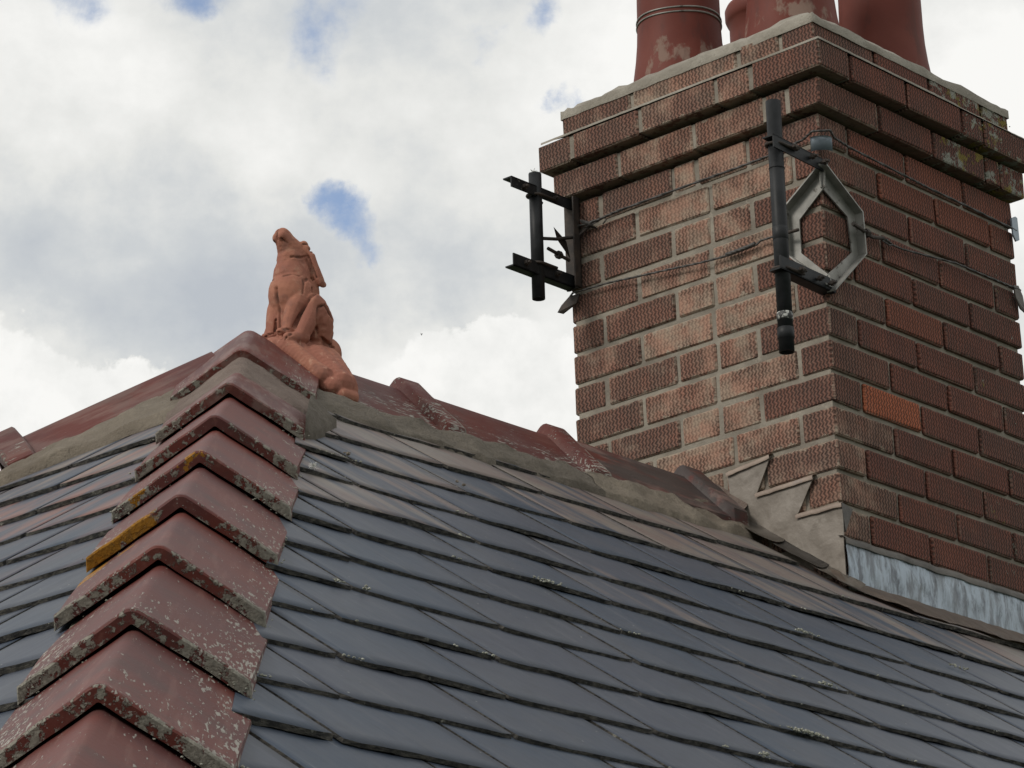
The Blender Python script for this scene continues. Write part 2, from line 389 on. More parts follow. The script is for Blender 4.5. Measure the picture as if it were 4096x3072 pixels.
def mat_pot():
    m, t, b = newmat('glazed_red_pot'); co = texco(t); gp = geopos(t)
    c = t.mix(t.step(t.noise(gp, 7, 4).outputs[0], .35, .7), (.13, .034, .025), (.16, .046, .034))
    z = sepxyz(t, co)[2]
    k = t.m('ADD', t.noise(t.vmap(gp, sc=(1, 1, .55)), 17, 5, .6).outputs[0], t.step(z, .17, .03, -.16, .045))
    mk = t.step(k, .565, .64)
    c = t.mix(t.m('MULTIPLY', mk, .62), c, (.28, .22, .18))
    b.inputs['Specular IOR Level'].default_value = .16; c = t.mix(t.m('MULTIPLY', t.step(t.noise(t.vmap(gp, sc=(1, 1, .3)), 22, 5, .65).outputs[0], .52, .68), .45), c, (.07, .035, .03)); setc(t, b, c, t.m('MULTIPLY_ADD', mk, .35, .58)); bump(t, b, t.m('ADD', mk, t.noise(gp, 30, 4).outputs[0]), .3, .002)
    return m

def mat_terracotta():
    m, t, b = newmat('terracotta'); co = texco(t); at = t.n('ShaderNodeAttribute', attribute_name='groove_tone').outputs['Fac']
    c = t.mix(t.step(t.noise(co, 13, 4, .55).outputs[0], .34, .68), (.285, .112, .078), (.37, .155, .100))
    c = t.mix(t.m('MULTIPLY', t.step(t.noise(co, 30, 6, .65).outputs[0], .53, .68), .5), c, (.20, .095, .075))
    c = t.mix(t.m('MULTIPLY', t.step(t.noise(t.vmap(co, sc=(60, 60, 14)), 1.0, 4).outputs[0], .62, .7), .35), c, (.62, .38, .27))
    c = t.mix(t.m('MULTIPLY', t.step(t.noise(co, 48, 6, .7).outputs[0], .54, .66), .35), c, (.46, .27, .19))
    c = t.mix(t.m('MULTIPLY', at, .92), c, (.040, .026, .020))  # near-black tone along the carved lines, broken up by noise
    setc(t, b, c, .82); b.inputs['Specular IOR Level'].default_value = .3
    bump(t, b, t.noise(co, 95, 6, .65).outputs[0], .45, .0018)
    return m

_hz = (UP - HIP*HIP.z).normalized(); SG = -1 if _hz.cross(HIP).dot(RV) > 0 else 1
SLATE, SEDGE = mat_slate(), mat_slate_edge()
CLAY = mat_clay(); CLAY_Y = mat_clay('red_clay_tile_with_orange_lichen', [((0, SG*.098, -.066), .034), ((0, SG*.070, -.048), .034), ((0, SG*.122, -.084), .03)]); CLAY_Y2 = mat_clay('red_clay_tile_with_ochre_spots', [((.0, SG*.020, -.014), .016), ((.0, SG*.085, -.060), .012)])
CLAY_Y3 = mat_clay('red_clay_tile_with_orange_wing', [((-.385, SG*.115, -.085), .034), ((-.33, SG*.125, -.09), .026), ((-.37, SG*.085, -.06), .022)])
MORT_B = mat_mortar('brick_mortar', (.19, .165, .135), (.32, .285, .235), 46, .7, .0035)
MORT_R = mat_mortar('ridge_mortar', (.150, .122, .092), (.215, .180, .138), 34, 1.0, .013)
MORT_D = mat_mortar('fresh_cement', (.110, .092, .072), (.155, .132, .104), 30, 1.0, .014)
MORT_H = mat_mortar('sandy_bedding', (.150, .108, .088), (.215, .165, .138), 50, 1.0, .010)
FLAUNCH = mat_mortar('pale_flaunching', (.22, .195, .16), (.36, .33, .28), 26, 1.0, .009)
BRICK = mat_brick()
LEAD = mat_lead('grey_lead', (.165, .140, .115), (.235, .205, .175), (.30, .27, .235))
LEAD_D = mat_lead('dark_lead', (.075, .066, .058), (.125, .110, .095), (.16, .145, .13))
LEAD_B = mat_lead('bloomed_lead', (.15, .165, .19), (.23, .25, .275), (.46, .53, .61), True)
LEAD_P = mat_lead('dusty_lead', (.225, .170, .135), (.29, .225, .18), (.22, .20, .19))
BLACK = mat_simple('black_painted_steel', (.010, .011, .012), (.022, .023, .025), .5, 0, 24, .4, .0012, .22, (.12, .11, .095), .66)
RUST = mat_simple('rusty_dark_steel', (.030, .024, .021), (.062, .045, .036), .7, .2, 40, .6, .0015)
GALV = mat_simple('dull_galvanised_metal', (.20, .195, .178), (.31, .30, .278), .5, .35, 20, .35, .001, .5, (.09, .08, .068), .60)
BLUEZ = mat_simple('blue_grey_zinc', (.26, .31, .36), (.36, .41, .46), .45, .2, 18, .2, .001)
WIRE = mat_simple('weathered_wire_rope', (.05, .047, .045), (.11, .10, .095), .6, .3, 90, .8, .001)
POT = mat_pot(); TERRA = mat_terracotta()
TIMBER = mat_simple('dark_roof_boards', (.05, .04, .03), (.08, .06, .05), .9)
WALLM = mat_mortar('house_render', (.32, .29, .25), (.40, .37, .32), 6, .4, .004)
GRASS = mat_simple('lawn_green', (.035, .06, .02), (.07, .10, .035), .95, 0, 3, .5, .02)
LICH = mat_simple('grey_green_lichen', (.20, .20, .16), (.42, .42, .36), .95, 0, 120, .8, .002)
WHITEF = mat_simple('white_down', (.55, .55, .52), (.75, .75, .72), .9)

# ------------------------------------------------------------------ ground and house below
def ground():
    n = 40; vs = []; fs = []
    for i in range(n+1):
        for j in range(n+1):
            u, v = (i/n*2-1), (j/n*2-1)
            X, Y = 600*u*abs(u)**1.5, 600*v*abs(v)**1.5
            vs.append((X, Y, .25*nz((X*.02, Y*.02, 0))))
    for i in range(n):
        for j in range(n): a = i*(n+1)+j; fs.append((a, a+n+1, a+n+2, a+1))
    tag(link('ground', mesh('ground', vs, fs, GRASS, smooth=True)), kind='structure')
ground()

roof = empty('house_roof', A0, YAW)
tag(roof, 'hipped house roof of blue-grey slates edged with red clay hip and ridge tiles', 'roof', kind='thing')
SMAX = 3.05; RMAX = 4.6
t_e = SMAX/math.sqrt(1+TP*TP)/HK                                     # hip parameter at the eaves
apexD = A0 - UP*.035
eN = apexD + (-RV - LV*HK - UP*TH)*t_e; eF = apexD + (-RV + LV*HK - UP*TH)*t_e
rE = apexD + RV*RMAX; eNR = rE + (-LV*HK - UP*TH)*t_e; eFR = rE + (LV*HK - UP*TH)*t_e
def slab(name, pts, th=.03):
    pts = [Vector(p) for p in pts]; n = (pts[1]-pts[0]).cross(pts[2]-pts[0]).normalized()
    if n.z < 0: pts = pts[::-1]; n = -n
    k = len(pts); vs = pts + [p - n*th for p in pts]
    fs = [tuple(range(k)), tuple(range(2*k-1, k-1, -1))] + [(i, i+k, (i+1) % k+k, (i+1) % k) for i in range(k)]
    return link(name, mesh(name, vs, fs, TIMBER), roof)
front_slope = slab('front_slope', [apexD, eN, eNR, rE]); hip_slope = slab('hip_slope', [apexD, eF, eN])
back_slope = slab('back_slope', [apexD, rE, eFR, eF])
for o in (front_slope, hip_slope, back_slope): o.matrix_basis = Matrix.Identity(4)
def walls():
    bm = bmesh.new(); zz = eN.z - .02
    c = [(eN + (RV+LV)*.3), (eNR + LV*.3), (eFR - LV*.3), (eF + (RV-LV)*.3)]
    top = [bm.verts.new((p.x, p.y, zz)) for p in c]; bot = [bm.verts.new((p.x, p.y, -.3)) for p in c]
    for i in range(4): bm.faces.new((bot[i], bot[(i+1) % 4], top[(i+1) % 4], top[i]))
    bm.faces.new(top); bm.faces.new(bot[::-1])
    link('wall', bm_mesh('wall', bm, WALLM), roof)
walls()

# ------------------------------------------------------------------ slates
SW, SL, ST = .302, .40, .0064
def slate_mesh(seed, cut=None):
    """one slate: x across, y up the slope from the tail, z off the roof"""
    rn = random.Random(seed); nx, ny = 12, 3; w = SW-.0090
    ph = rn.uniform(0, 9); bow = rn.uniform(-.002, .0035); tl = rn.uniform(-.0035, .0035); tk = ST*rn.uniform(.8, 1.35)
    bm = bmesh.new(); top = {}; bot = {}
    for i in range(nx+1):
        for j in range(ny+1):
            x = -w/2 + w*i/nx; y = (0, .035, .17, SL)[j]
            e = .0040*noise.noise(Vector((x*26+ph, ph, 0))) + tl*(x/w*2) if j == 0 else 0
            ex = .0018*noise.noise(Vector((ph, y*20, x)))*(i in (0, nx))
            if j == 0 and i in (0, nx): e += rn.uniform(.001, .009)
            lift = bow*(1-(2*x/w)**2)*(1-y/SL) + .0012*noise.noise(Vector((x*14+ph, y*14, 3)))
            top[i, j] = bm.verts.new((x+ex, y+e, lift))
            ch = .0035*abs(noise.noise(Vector((x*60+ph, 5, ph)))) if j == 0 else 0
            bot[i, j] = bm.verts.new((x+ex, y+e*.6+ch-.0012*(j == 0), lift*.6 - tk*(1+.35*noise.noise(Vector((x*34+ph, 8, 0))))))
    for i in range(nx):
        for j in range(ny):
            bm.faces.new((top[i, j], top[i+1, j], top[i+1, j+1], top[i, j+1])).material_index = 0
        bm.faces.new((bot[i, 0], bot[i+1, 0], top[i+1, 0], top[i, 0])).material_index = 1
    for j in range(ny):
        bm.faces.new((bot[0, j+1], bot[0, j], top[0, j], top[0, j+1])).material_index = 1
        bm.faces.new((bot[nx, j], bot[nx, j+1], top[nx, j+1], top[nx, j])).material_index = 1
    if cut:
        for co, no in cut:
            bmesh.ops.bisect_plane(bm, geom=bm.verts[:]+bm.edges[:]+bm.faces[:], plane_co=co, plane_no=no, clear_outer=True)
    me = bpy.data.meshes.new('slate')
    if len(bm.faces) == 0: bm.free(); return None
    bm.to_mesh(me); bm.free(); me.materials.append(SLATE); me.materials.append(SEDGE)
    me.polygons.foreach_set('use_smooth', [p.material_index == 0 for p in me.polygons])
    return me
SLATES = [slate_mesh(100+i) for i in range(14)]
TILT = math.atan(ST/.176)
def lay(slope, P, x, yu, n, rot, cols, cutplanes):
    """place one slate with its tail at P"""
    q = Matrix.Rotation(rot, 3, n); x = q @ x; yu = q @ yu
    ty = (yu*math.cos(TILT) - n*math.sin(TILT)); tn = x.cross(ty)
    mw = frame_mat(P, x, ty, tn); me = random.choice(SLATES)
    cs = []
    for co, no, reach in cutplanes:
        ctr = mw @ Vector((0, SL/2, 0)); d = (ctr-co).dot(no)
        if d > reach + .26: return None
        if d > -.30 + reach: cs.append((mw.inverted() @ (co + no*reach), (mw.to_3x3().inverted() @ no)))
    if cs:
        me = slate_mesh(random.randint(0, 9999), cs)
        if me is None: return None
    o = link('slate', me, slope); o.matrix_basis = mw; o.color = cols
    return o
def warp(s): return .10*max(0.0, min(1.0, (1.06-s)/.55))
hipn_f = Vector((0, 0, 0)) + (nR.cross(HIP)).normalized()             # in the front plane, across the hip
if hipn_f.dot(RV) > 0: hipn_f = -hipn_f
hipn_l = (nH.cross(HIP)).normalized()
if hipn_l.dot(LV) > 0: hipn_l = -hipn_l
farn = (nH.cross(FAR)).normalized()
if farn.dot(LV) < 0: farn = -farn
FS = [.335, .505, .678, .862, 1.048, 1.222, 1.405, 1.578, 1.757, 1.936, 2.105, 2.270, 2.445, 2.62, 2.80, 2.975]
chimR0 = (C0-A0).dot(RV); chimL0 = (C0-A0).dot(LV)
count = 0
for j, s in enumerate(FS):
    ph = .15*(j % 2) + random.uniform(-.015, .015)
    r = -2.9 + ((.0+ph) % SW) + .02
    rlim = (1.2 if s > 2.2 else 2.6)
    while r < rlim:
        rc = r + random.uniform(-.003, .003)
        se = s - warp(s)*(rc+.20) + random.uniform(-.0035, .0035)
        # no slates where the chimney stands
        Lc = -(se)*(-dR.dot(LV)); inside = (rc > chimR0+.10 and Lc > chimL0-.06 + .0)
        hip_r = -s*(-dR.dot(LV))/HK
        if not inside and rc > hip_r-.3:
            dust = .0
            if se < .64: dust = .75
            elif se < .82: dust = .55 if rc < 0 else .35
            if -.8 < rc-(-(se-.9)*.0) < -.2 and se < 1.15: dust = max(dust, .62)
            if abs(rc-(.02+(1.45-se)*.35)) < .20 and .9 < se < 1.9: dust = max(dust, .36)
            dch = math.hypot(max(0, chimR0-.1-rc), max(0, (-Lc+chimL0)))
            if rc > .75 and se < .95: dust = max(dust, .85-.5*max(0, (se-.45)))
            if rc > 1.3 and se < 1.0: dust = max(dust, .5)
            o = lay(front_slope, front(rc, se, .010), RV, -dR, nR, math.atan(warp(s))*1.0 + random.uniform(-.006, .006), (min(1, dust+random.uniform(-.12, .12)), 0.0, 0, 1), [(A0, hipn_f, -.118), (A0, LV, -.03)])
            if o: count += 1
        r += SW
HS = [.57, .757, .958, 1.165, 1.355, 1.550, 1.727, 1.912, 2.098, 2.287, 2.47, 2.65, 2.83, 3.0]
for j, s in enumerate(HS):
    l = -2.9 + .15*(j % 2) + random.uniform(-.01, .01)
    while l < 1.6:
        lim = s*(-dH.dot(RV))*HK
        if abs(l) < lim + .30 and (l < .9 or s < 1.7):
            red = .0
            if .7 < s < 1.35 and -.75 < l < -.15: red = .55
            elif s < 1.6: red = .18*random.random()
            dust = .55 if s < .8 else .12
            o = lay(hip_slope, hipend(l, s+random.uniform(-.003, .003), .001), -LV, -dH, nH, random.uniform(-.006, .006), (dust, red, 0, 1), [(A0, hipn_l, -.116), (A0, farn, -.012)])
            if o: count += 1
        l += SW
print('slates', count)

# ------------------------------------------------------------------ angle tiles for hips and ridge
def angle_profile(a1, a2, w, th, rad, seg=5):
    """section through an angle tile: a1, a2 unit directions of the two arms (2D), returns outer and inner lines from arm end to arm end"""
    def line(wd, r, inset):
        b = (Vector(a1)+Vector(a2)).normalized(); half = math.acos(max(-1, min(1, Vector(a1).dot(Vector(a2)))))/2
        apex = b*(inset/math.sin(half))
        tlen = r/math.tan(half); cen = apex + b*(r/math.sin(half))
        p = [apex + Vector(a1)*wd]
        s1 = apex + Vector(a1)*tlen - cen; s2 = apex + Vector(a2)*tlen - cen
        for k in range(seg+1):
            v = s1.lerp(s2, k/seg).normalized()*r; p.append(cen+v)
        p.append(apex + Vector(a2)*wd); return p
    return line(w, rad, 0), line(w, max(.004, rad-th), th)
def angle_tile(name, secs, a1, a2, w, rad, mat, jit=.0006, rough=0):
    """secs: list of (x, lift, thickness, width add) along the tile"""
    vs = []; rings = []
    upd = -(Vector(a1)+Vector(a2)).normalized()
    for x, lift, th, wa in secs:
        o, i = angle_profile(a1, a2, w+wa, th, rad)
        def fine(l):
            out = []
            for k in range(len(l)-1):
                n = 7 if k in (0, len(l)-2) else 1
                for q in range(n): out.append(l[k].lerp(l[k+1], q/n))
            return out+[l[-1]]
        o = fine(o); i = fine(i); ring = o + i[::-1]; idx = []
        for q in ring:
            y, z = q + upd*lift
            jj = Vector((nz((x*9, y*22, z*22+5))*.0035, nz((x*30, y*30+7, z*30))*jit*2, nz((x*24+3, y*24, z*24))*jit*2))
            idx.append(len(vs)); vs.append(Vector((x, y, z))+jj)
        rings.append(idx)
    n = len(rings[0]); fs = []
    for a, b in zip(rings[:-1], rings[1:]):
        for k in range(n): fs.append((a[k], a[(k+1) % n], b[(k+1) % n], b[k]))
    fs.append(tuple(rings[0][::-1])); fs.append(tuple(rings[-1]))
    h = n//2
    def cap(r, flip):
        out = []
        for k in range(h-1):
            f = (r[k], r[k+1], r[n-2-k], r[n-1-k]); out.append(f[::-1] if flip else f)
        return out
    fs = fs[:-2] + cap(rings[0], False) + cap(rings[-1], True)
    me = mesh(name, vs, fs, mat)
    bm = bmesh.new(); bm.from_mesh(me); bmesh.ops.recalc_face_normals(bm, faces=bm.faces); bm.to_mesh(me); bm.free()
    me.polygons.foreach_set('use_smooth', [True]*len(me.polygons)); 
    try: me.set_sharp_from_angle(angle=R_(38))
    except Exception: pass
    return me

# near hip: local x runs down the hip, y across towards the front slope, z up
armF = nR.cross(HIP).normalized(); armF = armF if armF.dot(RV) > 0 else -armF
armE = nH.cross(HIP).normalized(); armE = armE if armE.dot(LV) > 0 else -armE
hx = HIP; hz = (UP - hx*hx.z).normalized(); hy = hz.cross(hx)
if hy.dot(armF) < 0: sgn = -1
else: sgn = 1
BETA = R_(34.2)                                                       # the tiles are sharper than the roof, so their wings stand on edge
a1 = (sgn*math.cos(BETA), -math.sin(BETA)); a2 = (-sgn*math.cos(BETA), -math.sin(BETA))
HIPFR = lambda d, up: frame_mat(A0 + hx*d + hz*up, hx, hy, hz)
LIPS = [.728, 1.151, 1.562, 1.972, 2.383, 2.800, 3.205, 3.615, 4.025]
def hip_tile(i, mat):
    L = .46; th0 = .012
    secs = [(-L, -.0270, th0, .004), (-L+.06, -.0235, th0, .004), (-.20, -.0115, .013, .002), (-.037, -.004, .0135, 0), (-.022, -.0012, .0155, 0), (-.010, .0010, .0170, .001), (-.0025, .0006, .0170, .001), (.0, -.0020, .014, -.001)]
    return angle_tile('hip_tile', secs, a1, a2, .154 + random.uniform(-.003, .003), .015, mat, .0009)
LIPUP = .055
for i, d in enumerate(LIPS):
    mt = {4: CLAY_Y, 2: CLAY_Y2, 5: CLAY_Y3}.get(i, CLAY) if False else {3: CLAY_Y, 2: CLAY_Y2, 4: CLAY_Y3}.get(i, CLAY)
    o = link('hip_tile', hip_tile(i, mt), roof)
    mw = HIPFR(d + random.uniform(-.006, .006), LIPUP) @ Matrix.Rotation(random.uniform(-.012, .012), 4, 'X') @ Matrix.Rotation(random.uniform(-.006, .006), 4, 'Z')
    o.matrix_basis = mw
    o.color = ((.35, .3, .45, .5, .55, .75, .7, .75, .5)[i], .35 if i == 0 else 0, 0, 1)
    if i == 3: tag(o, 'hip tile with orange lichen crust along its left lower edge')
# uppermost piece, bedded higher over the apex
secs = [(-.30, .004, .014, 0), (-.2, .002, .014, 0), (-.03, .0, .014, 0), (-.004, .0, .014, 0), (0, -.002, .012, 0)]
me = angle_tile('hip_tile', secs, a1, a2, .160, .024, CLAY)
mtop = HIPFR(.262, .063)
o = link('hip_tile', me, roof); o.matrix_basis = mtop; o.color = (.2, .30, 0, 1)

# bedding under hip tiles and the sandy band below the top piece
def hip_bed():
    secs = [(-.10, .006, .03, 0), (-.02, .004, .03, .0), (.02, .003, .03, .004), (.06, .0, .03, .004), (.10, -.006, .02, .004), (.2, -.022, .02, -.01)]
    me = angle_tile('mortar_bedding', secs, a1, a2, .158, .02, MORT_H, .003)
    o = link('mortar_bedding', me, roof); o.matrix_basis = HIPFR(.325, .042)
    # a long low bed below all the tiles, closing the gaps at their sides
    bm = bmesh.new(); rows = []
    N = 150
    for k in range(N+1):
        d = .30 + 3.75*k/N; row = []
        for w_, z_, arm in ((.126, -.022, armE), (.118, .0, armE), (0, .004, None), (.118, .0, armF), (.126, -.022, armF)):
            base = A0 + hx*d + (arm*w_ if arm else Vector())
            nn = nH if arm is armE else (nR if arm is armF else hz)
            row.append(bm.verts.new(base + nn*(z_ + .0025*nz((d*30, w_*9, 2))) + (arm*.002*nz((d*40, 3, w_)) if arm else Vector())))
        rows.append(row)
    for a, b in zip(rows[:-1], rows[1:]):
        for q in range(4): bm.faces.new((a[q], a[q+1], b[q+1], b[q]))
    link('mortar_bedding', bm_mesh('mortar_bedding', bm, MORT_R, True), roof)
hip_bed()

# ridge tiles with raised collars
rx = -RV; rz = UP; ry = rz.cross(rx)
aF = -LV - UP*TP; aF.normalize(); aB = LV - UP*TP; aB.normalize()
BR = R_(45)
b1 = (math.cos(BR)*(1 if aF.dot(ry) > 0 else -1), -math.sin(BR)); b2 = (-b1[0], b1[1])
def collar_tile(a1_, a2_, L=.455, w=.19, mat=CLAY):
    secs = [(-L, 0, .014, 0), (-L+.05, 0, .014, 0), (-.22, 0, .014, 0), (-.060, 0, .014, 0), (-.054, .022, .034, .006), (-.050, .026, .036, .008), (-.003, .026, .036, .008), (.0, .022, .032, .006)]
    return angle_tile('ridge_tile', secs, a1_, a2_, w, .022, mat, .0009)
RUPS = .056
for i, r in enumerate((.408, .852, 1.305)):
    o = link('ridge_tile', collar_tile(b1, b2, L=.32 if i == 0 else .455), roof)
    # collar at the end away from the apex: x axis points along +R here
    mw = frame_mat(A0 + RV*(r+.052) + UP*(RUPS + (.0, .004, .012)[i]), RV, UP.cross(RV), UP)
    o.matrix_basis = mw @ Matrix.Rotation(random.uniform(-.012, .012), 4, 'X')
    o.color = ((.62, .6, .2)[i], (.12, .06, .45)[i], (0, 0, .9)[i], 1)
for i, r in enumerate((2.30, 2.76, 3.2, 3.66, 4.1, 4.55)):
    o = link('ridge_tile', collar_tile(b1, b2), roof); o.matrix_basis = frame_mat(A0 + RV*r + UP*(RUPS+.012), RV, UP.cross(RV), UP); o.color = (.4, 0, 0, 1)
# far hip
fx = FAR; fz = (UP - fx*fx.z).normalized(); fy = fz.cross(fx)
armB = BACKN.cross(FAR).normalized(); armB = armB if armB.dot(RV) > 0 else -armB
armE2 = nH.cross(FAR).normalized(); armE2 = armE2 if armE2.dot(LV) < 0 else -armE2
BF = R_(42)
f1 = (math.cos(BF)*(1 if armB.dot(fy) > 0 else -1), -math.sin(BF)); f2 = (-f1[0], f1[1])
for i, d in enumerate((.525, 1.01, 1.47, 1.93, 2.39, 2.85, 3.31, 3.77)):
    o = link('hip_tile', collar_tile(f1, f2, L=.45 if i == 0 else .455, w=.155), roof)
    o.matrix_basis = frame_mat(A0 + fx*(d-.02) + fz*(.060 if i else .061), fx, fy, fz) @ Matrix.Rotation(random.uniform(-.01, .01), 4, 'X')
    o.color = (.12, .22 if i == 0 else .05, 0, 1)

# ------------------------------------------------------------------ cement fillets
def resample(pl, x):
    for (x0, y0), (x1, y1) in zip(pl[:-1], pl[1:]):
        if x <= x1: return y0 + (y1-y0)*max(0, (x-x0)/(x1-x0))
    return pl[-1][1]
def fillet(name, fn, top, bot, x0, x1, ztop, mat, n=110, m=7, amp=.005, zb=.010):
    bm = bmesh.new(); rows = []
    for k in range(n+1):
        x = x0 + (x1-x0)*k/n; st = resample(top, x); sb = resample(bot, x) + .010*nz((x*17, 1, 3)) + .005*nz((x*60, 4, 3)); row = []
        for q in range(m+1):
            u = q/m; s = st + (sb-st)*u
            prof = (1-u)**.75
            o = zb + (ztop-zb)*prof + amp*2.2*nz((x*13, s*26, 7)) + amp*1.2*nz((x*5, s*9, 1))*math.sin(math.pi*min(1, u+.12)) + amp*.6*nz((x*45, s*60, 2))*(u < .98)
            if q == m: o = -.004
            row.append(bm.verts.new(fn(x, s, o)))
        rows.append(row)
    for a, b in zip(rows[:-1], rows[1:]):
        for q in range(m): bm.faces.new((a[q], a[q+1], b[q+1], b[q]))
    me = bm_mesh(name, bm, mat, True); o = link(name, me, roof); return o
topF = [(-.12, .17), (.0, .17), (.13, .205), (.25, .205), (.42, .185), (.63, .175), (.77, .155), (.97, .150), (1.23, .105), (1.42, .03)]
botF = [(-.14, .36), (-.02, .305), (.07, .315), (.25, .285), (.36, .285), (.41, .30), (.47, .262), (.709, .262), (.83, .262), (.90, .285), (.98, .250), (1.085, .270), (1.244, .235), (1.42, .18)]
fillet('mortar_bedding', front, topF, botF, -.10, .80, .028, MORT_D)
fillet('mortar_bedding', front, topF, botF, .79, 1.43, .030, MORT_R)
def farfn(x, s, o): # x along far hip, s across the hip end
    return A0 + FAR*x + armE2*s + nH*o
fillet('mortar_bedding', farfn, [(0, .0), (.15, .05), (.28, .10), (.40, .13), (.60, .12), (4, .12)], [(0, .0), (.03, .09), (.1, .32), (.2, .35), (.3, .27), (.40, .235), (.6, .205), (1, .20), (4, .2)], .02, 2.2, .024, MORT_R, 200)
# dark wedge of cement between the hip tile and the first slates
def wedge():
    bm = bmesh.new(); rows = []
    for k in range(31):
        u = k/30; d = .38 + .32*u; row = []
        for q in range(7):
            v = q/6; wdt = .120 + (.060*(1-u)**.6 + .012)*v
            o = .034*(1-v)**.8 + .010 + .005*nz((d*22, v*4, 9)) + .003*nz((d*70, v*9, 9))
            if q == 6: o = -.004
            row.append(bm.verts.new(A0 + hx*d + armF*wdt + nR*o))
        rows.append(row)
    for a, b in zip(rows[:-1], rows[1:]):
        for q in range(6): bm.faces.new((a[q], a[q+1], b[q+1], b[q]))
    link('mortar_bedding', bm_mesh('mortar_bedding', bm, MORT_D, True), roof)
wedge()
# ------------------------------------------------------------------ chimney stack
stack = empty('chimney_stack', C0, YAW)
tag(stack, 'brick chimney stack with stepped-out top courses rising through the slate ridge', 'chimney')
CM = Matrix.Translation(C0) @ Matrix.Rotation(YAW, 4, 'Z')
UL, VR = .7245, .7570
OFF = {13: .0242, 14: .0471, 15: .0055}
def cobj(name, bm, mat, parent=stack, smooth=False):
    o = link(name, bm_mesh(name, bm, mat, smooth)); o.parent = parent; return o
def core():
    bm = bmesh.new()
    def prism(o, z0, z1, tl):
        r = .0040; q = .0085
        v = [(-o+r, -o+q), (VR+o-q, -o+q), (VR+o-q, UL+o-q), (-o+r, UL+o-q)]
        b = [bm.verts.new((x, y, z0-.0165*y*tl)) for x, y in v]; t_ = [bm.verts.new((x, y, z1-.0165*y*tl)) for x, y in v]
        for i in range(4): bm.faces.new((b[i], b[(i+1) % 4], t_[(i+1) % 4], t_[i]))
        bm.faces.new(t_); bm.faces.new(b[::-1])
    prism(0, -1.2, .967, 1); prism(OFF[13], .984, 1.042, 1); prism(OFF[14], 1.060, 1.117, 1); prism(OFF[15], 1.1185, 1.186, 1)
    cobj('mortar_joints', bm, MORT_B)
core()
def brick(x0, x1, y0, y1, k, col, tilt=0.0, face=None):
    g = .0048; h0, h1 = .0052, .0698
    cx, cy = (x0+x1)/2, (y0+y1)/2; zc = .075*k + .0375 - .0165*cy
    bm = bmesh.new()
    bm_box(bm, (-(x1-x0)/2, -(y1-y0)/2, h0-.0375), ((x1-x0)/2, (y1-y0)/2, h1-.0375), .0035, .0009)
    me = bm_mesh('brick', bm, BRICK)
    o = link('brick', me); o.parent = stack
    pr = .0016*random.uniform(-1, 1)
    o.location = (cx+pr, cy+pr, zc+random.uniform(-.0012, .0012))
    o.rotation_euler = (-.0165 + random.uniform(-.003, .003), random.uniform(-.003, .003), random.uniform(-.004, .004))
    o.color = col
    return o
JE = [.195, .307, .420, .630]; JO = [.088, .314, .524]
JL = {12: [.197, .346, .414, .628], 13: [.064, .127, .330, .549], 14: [.145, .244, .464, .671], 15: [.086, .207, .519], 11: [.075, .309, .522], 3: [.092, .276, .50]}
RE = [.107, .328, .550]; RO = [.217, .438, .659]
JRr = {12: [.111, .330, .555], 13: [.201, .411, .622, .683], 14: [.070, .286, .503, .591], 15: [.225, .441, .649]}
for k in range(-3, 16):
    o = OFF.get(k, 0.0); even = k % 2 == 0
    jl = sorted([j+random.uniform(-.002, .002) for j in JL.get(k, JE if even else JO)]); jr = JRr.get(k, RE if even else RO)
    e0 = -o
    ls = [e0] + jl + [UL+o]; rs = [e0] + list(jr) + [VR+o]
    J = .0052
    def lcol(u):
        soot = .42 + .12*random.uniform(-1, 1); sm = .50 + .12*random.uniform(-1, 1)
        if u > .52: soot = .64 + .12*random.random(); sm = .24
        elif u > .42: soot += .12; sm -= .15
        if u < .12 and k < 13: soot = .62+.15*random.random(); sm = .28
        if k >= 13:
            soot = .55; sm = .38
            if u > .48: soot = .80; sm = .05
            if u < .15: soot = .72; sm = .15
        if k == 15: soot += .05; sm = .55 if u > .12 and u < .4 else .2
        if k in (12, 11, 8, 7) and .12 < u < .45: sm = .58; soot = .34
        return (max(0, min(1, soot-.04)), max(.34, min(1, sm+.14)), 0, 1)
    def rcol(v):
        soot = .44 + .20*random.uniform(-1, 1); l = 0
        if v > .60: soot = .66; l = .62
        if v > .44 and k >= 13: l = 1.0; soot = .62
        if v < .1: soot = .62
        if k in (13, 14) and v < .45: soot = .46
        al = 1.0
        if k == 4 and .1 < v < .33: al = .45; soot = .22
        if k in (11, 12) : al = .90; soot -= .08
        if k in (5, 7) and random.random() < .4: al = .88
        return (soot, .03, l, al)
    # corner brick belongs to both faces
    cu = ls[1]-J/1.0 + .000; cv = rs[1]-J
    cc = lcol(.05); rc0 = rcol(.05)
    if k < -1: pass
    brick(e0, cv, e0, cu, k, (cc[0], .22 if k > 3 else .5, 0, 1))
    for a, b in zip(ls[1:-1], ls[2:]):
        if (k < 2 and a > .05) or (k == 2 and a > .3): 
            if k < 0: continue
        last = b == ls[-1]
        dep = .215 if (last and b-a < .15) else .1025
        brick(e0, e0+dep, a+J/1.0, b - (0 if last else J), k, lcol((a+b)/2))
    for a, b in zip(rs[1:-1], rs[2:]):
        last = b == rs[-1]; dep = .215 if (last and b-a < .15) else .1025
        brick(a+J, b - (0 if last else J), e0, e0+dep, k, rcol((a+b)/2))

def smear(points, face, mat=MORT_B, amp=.003):
    pass

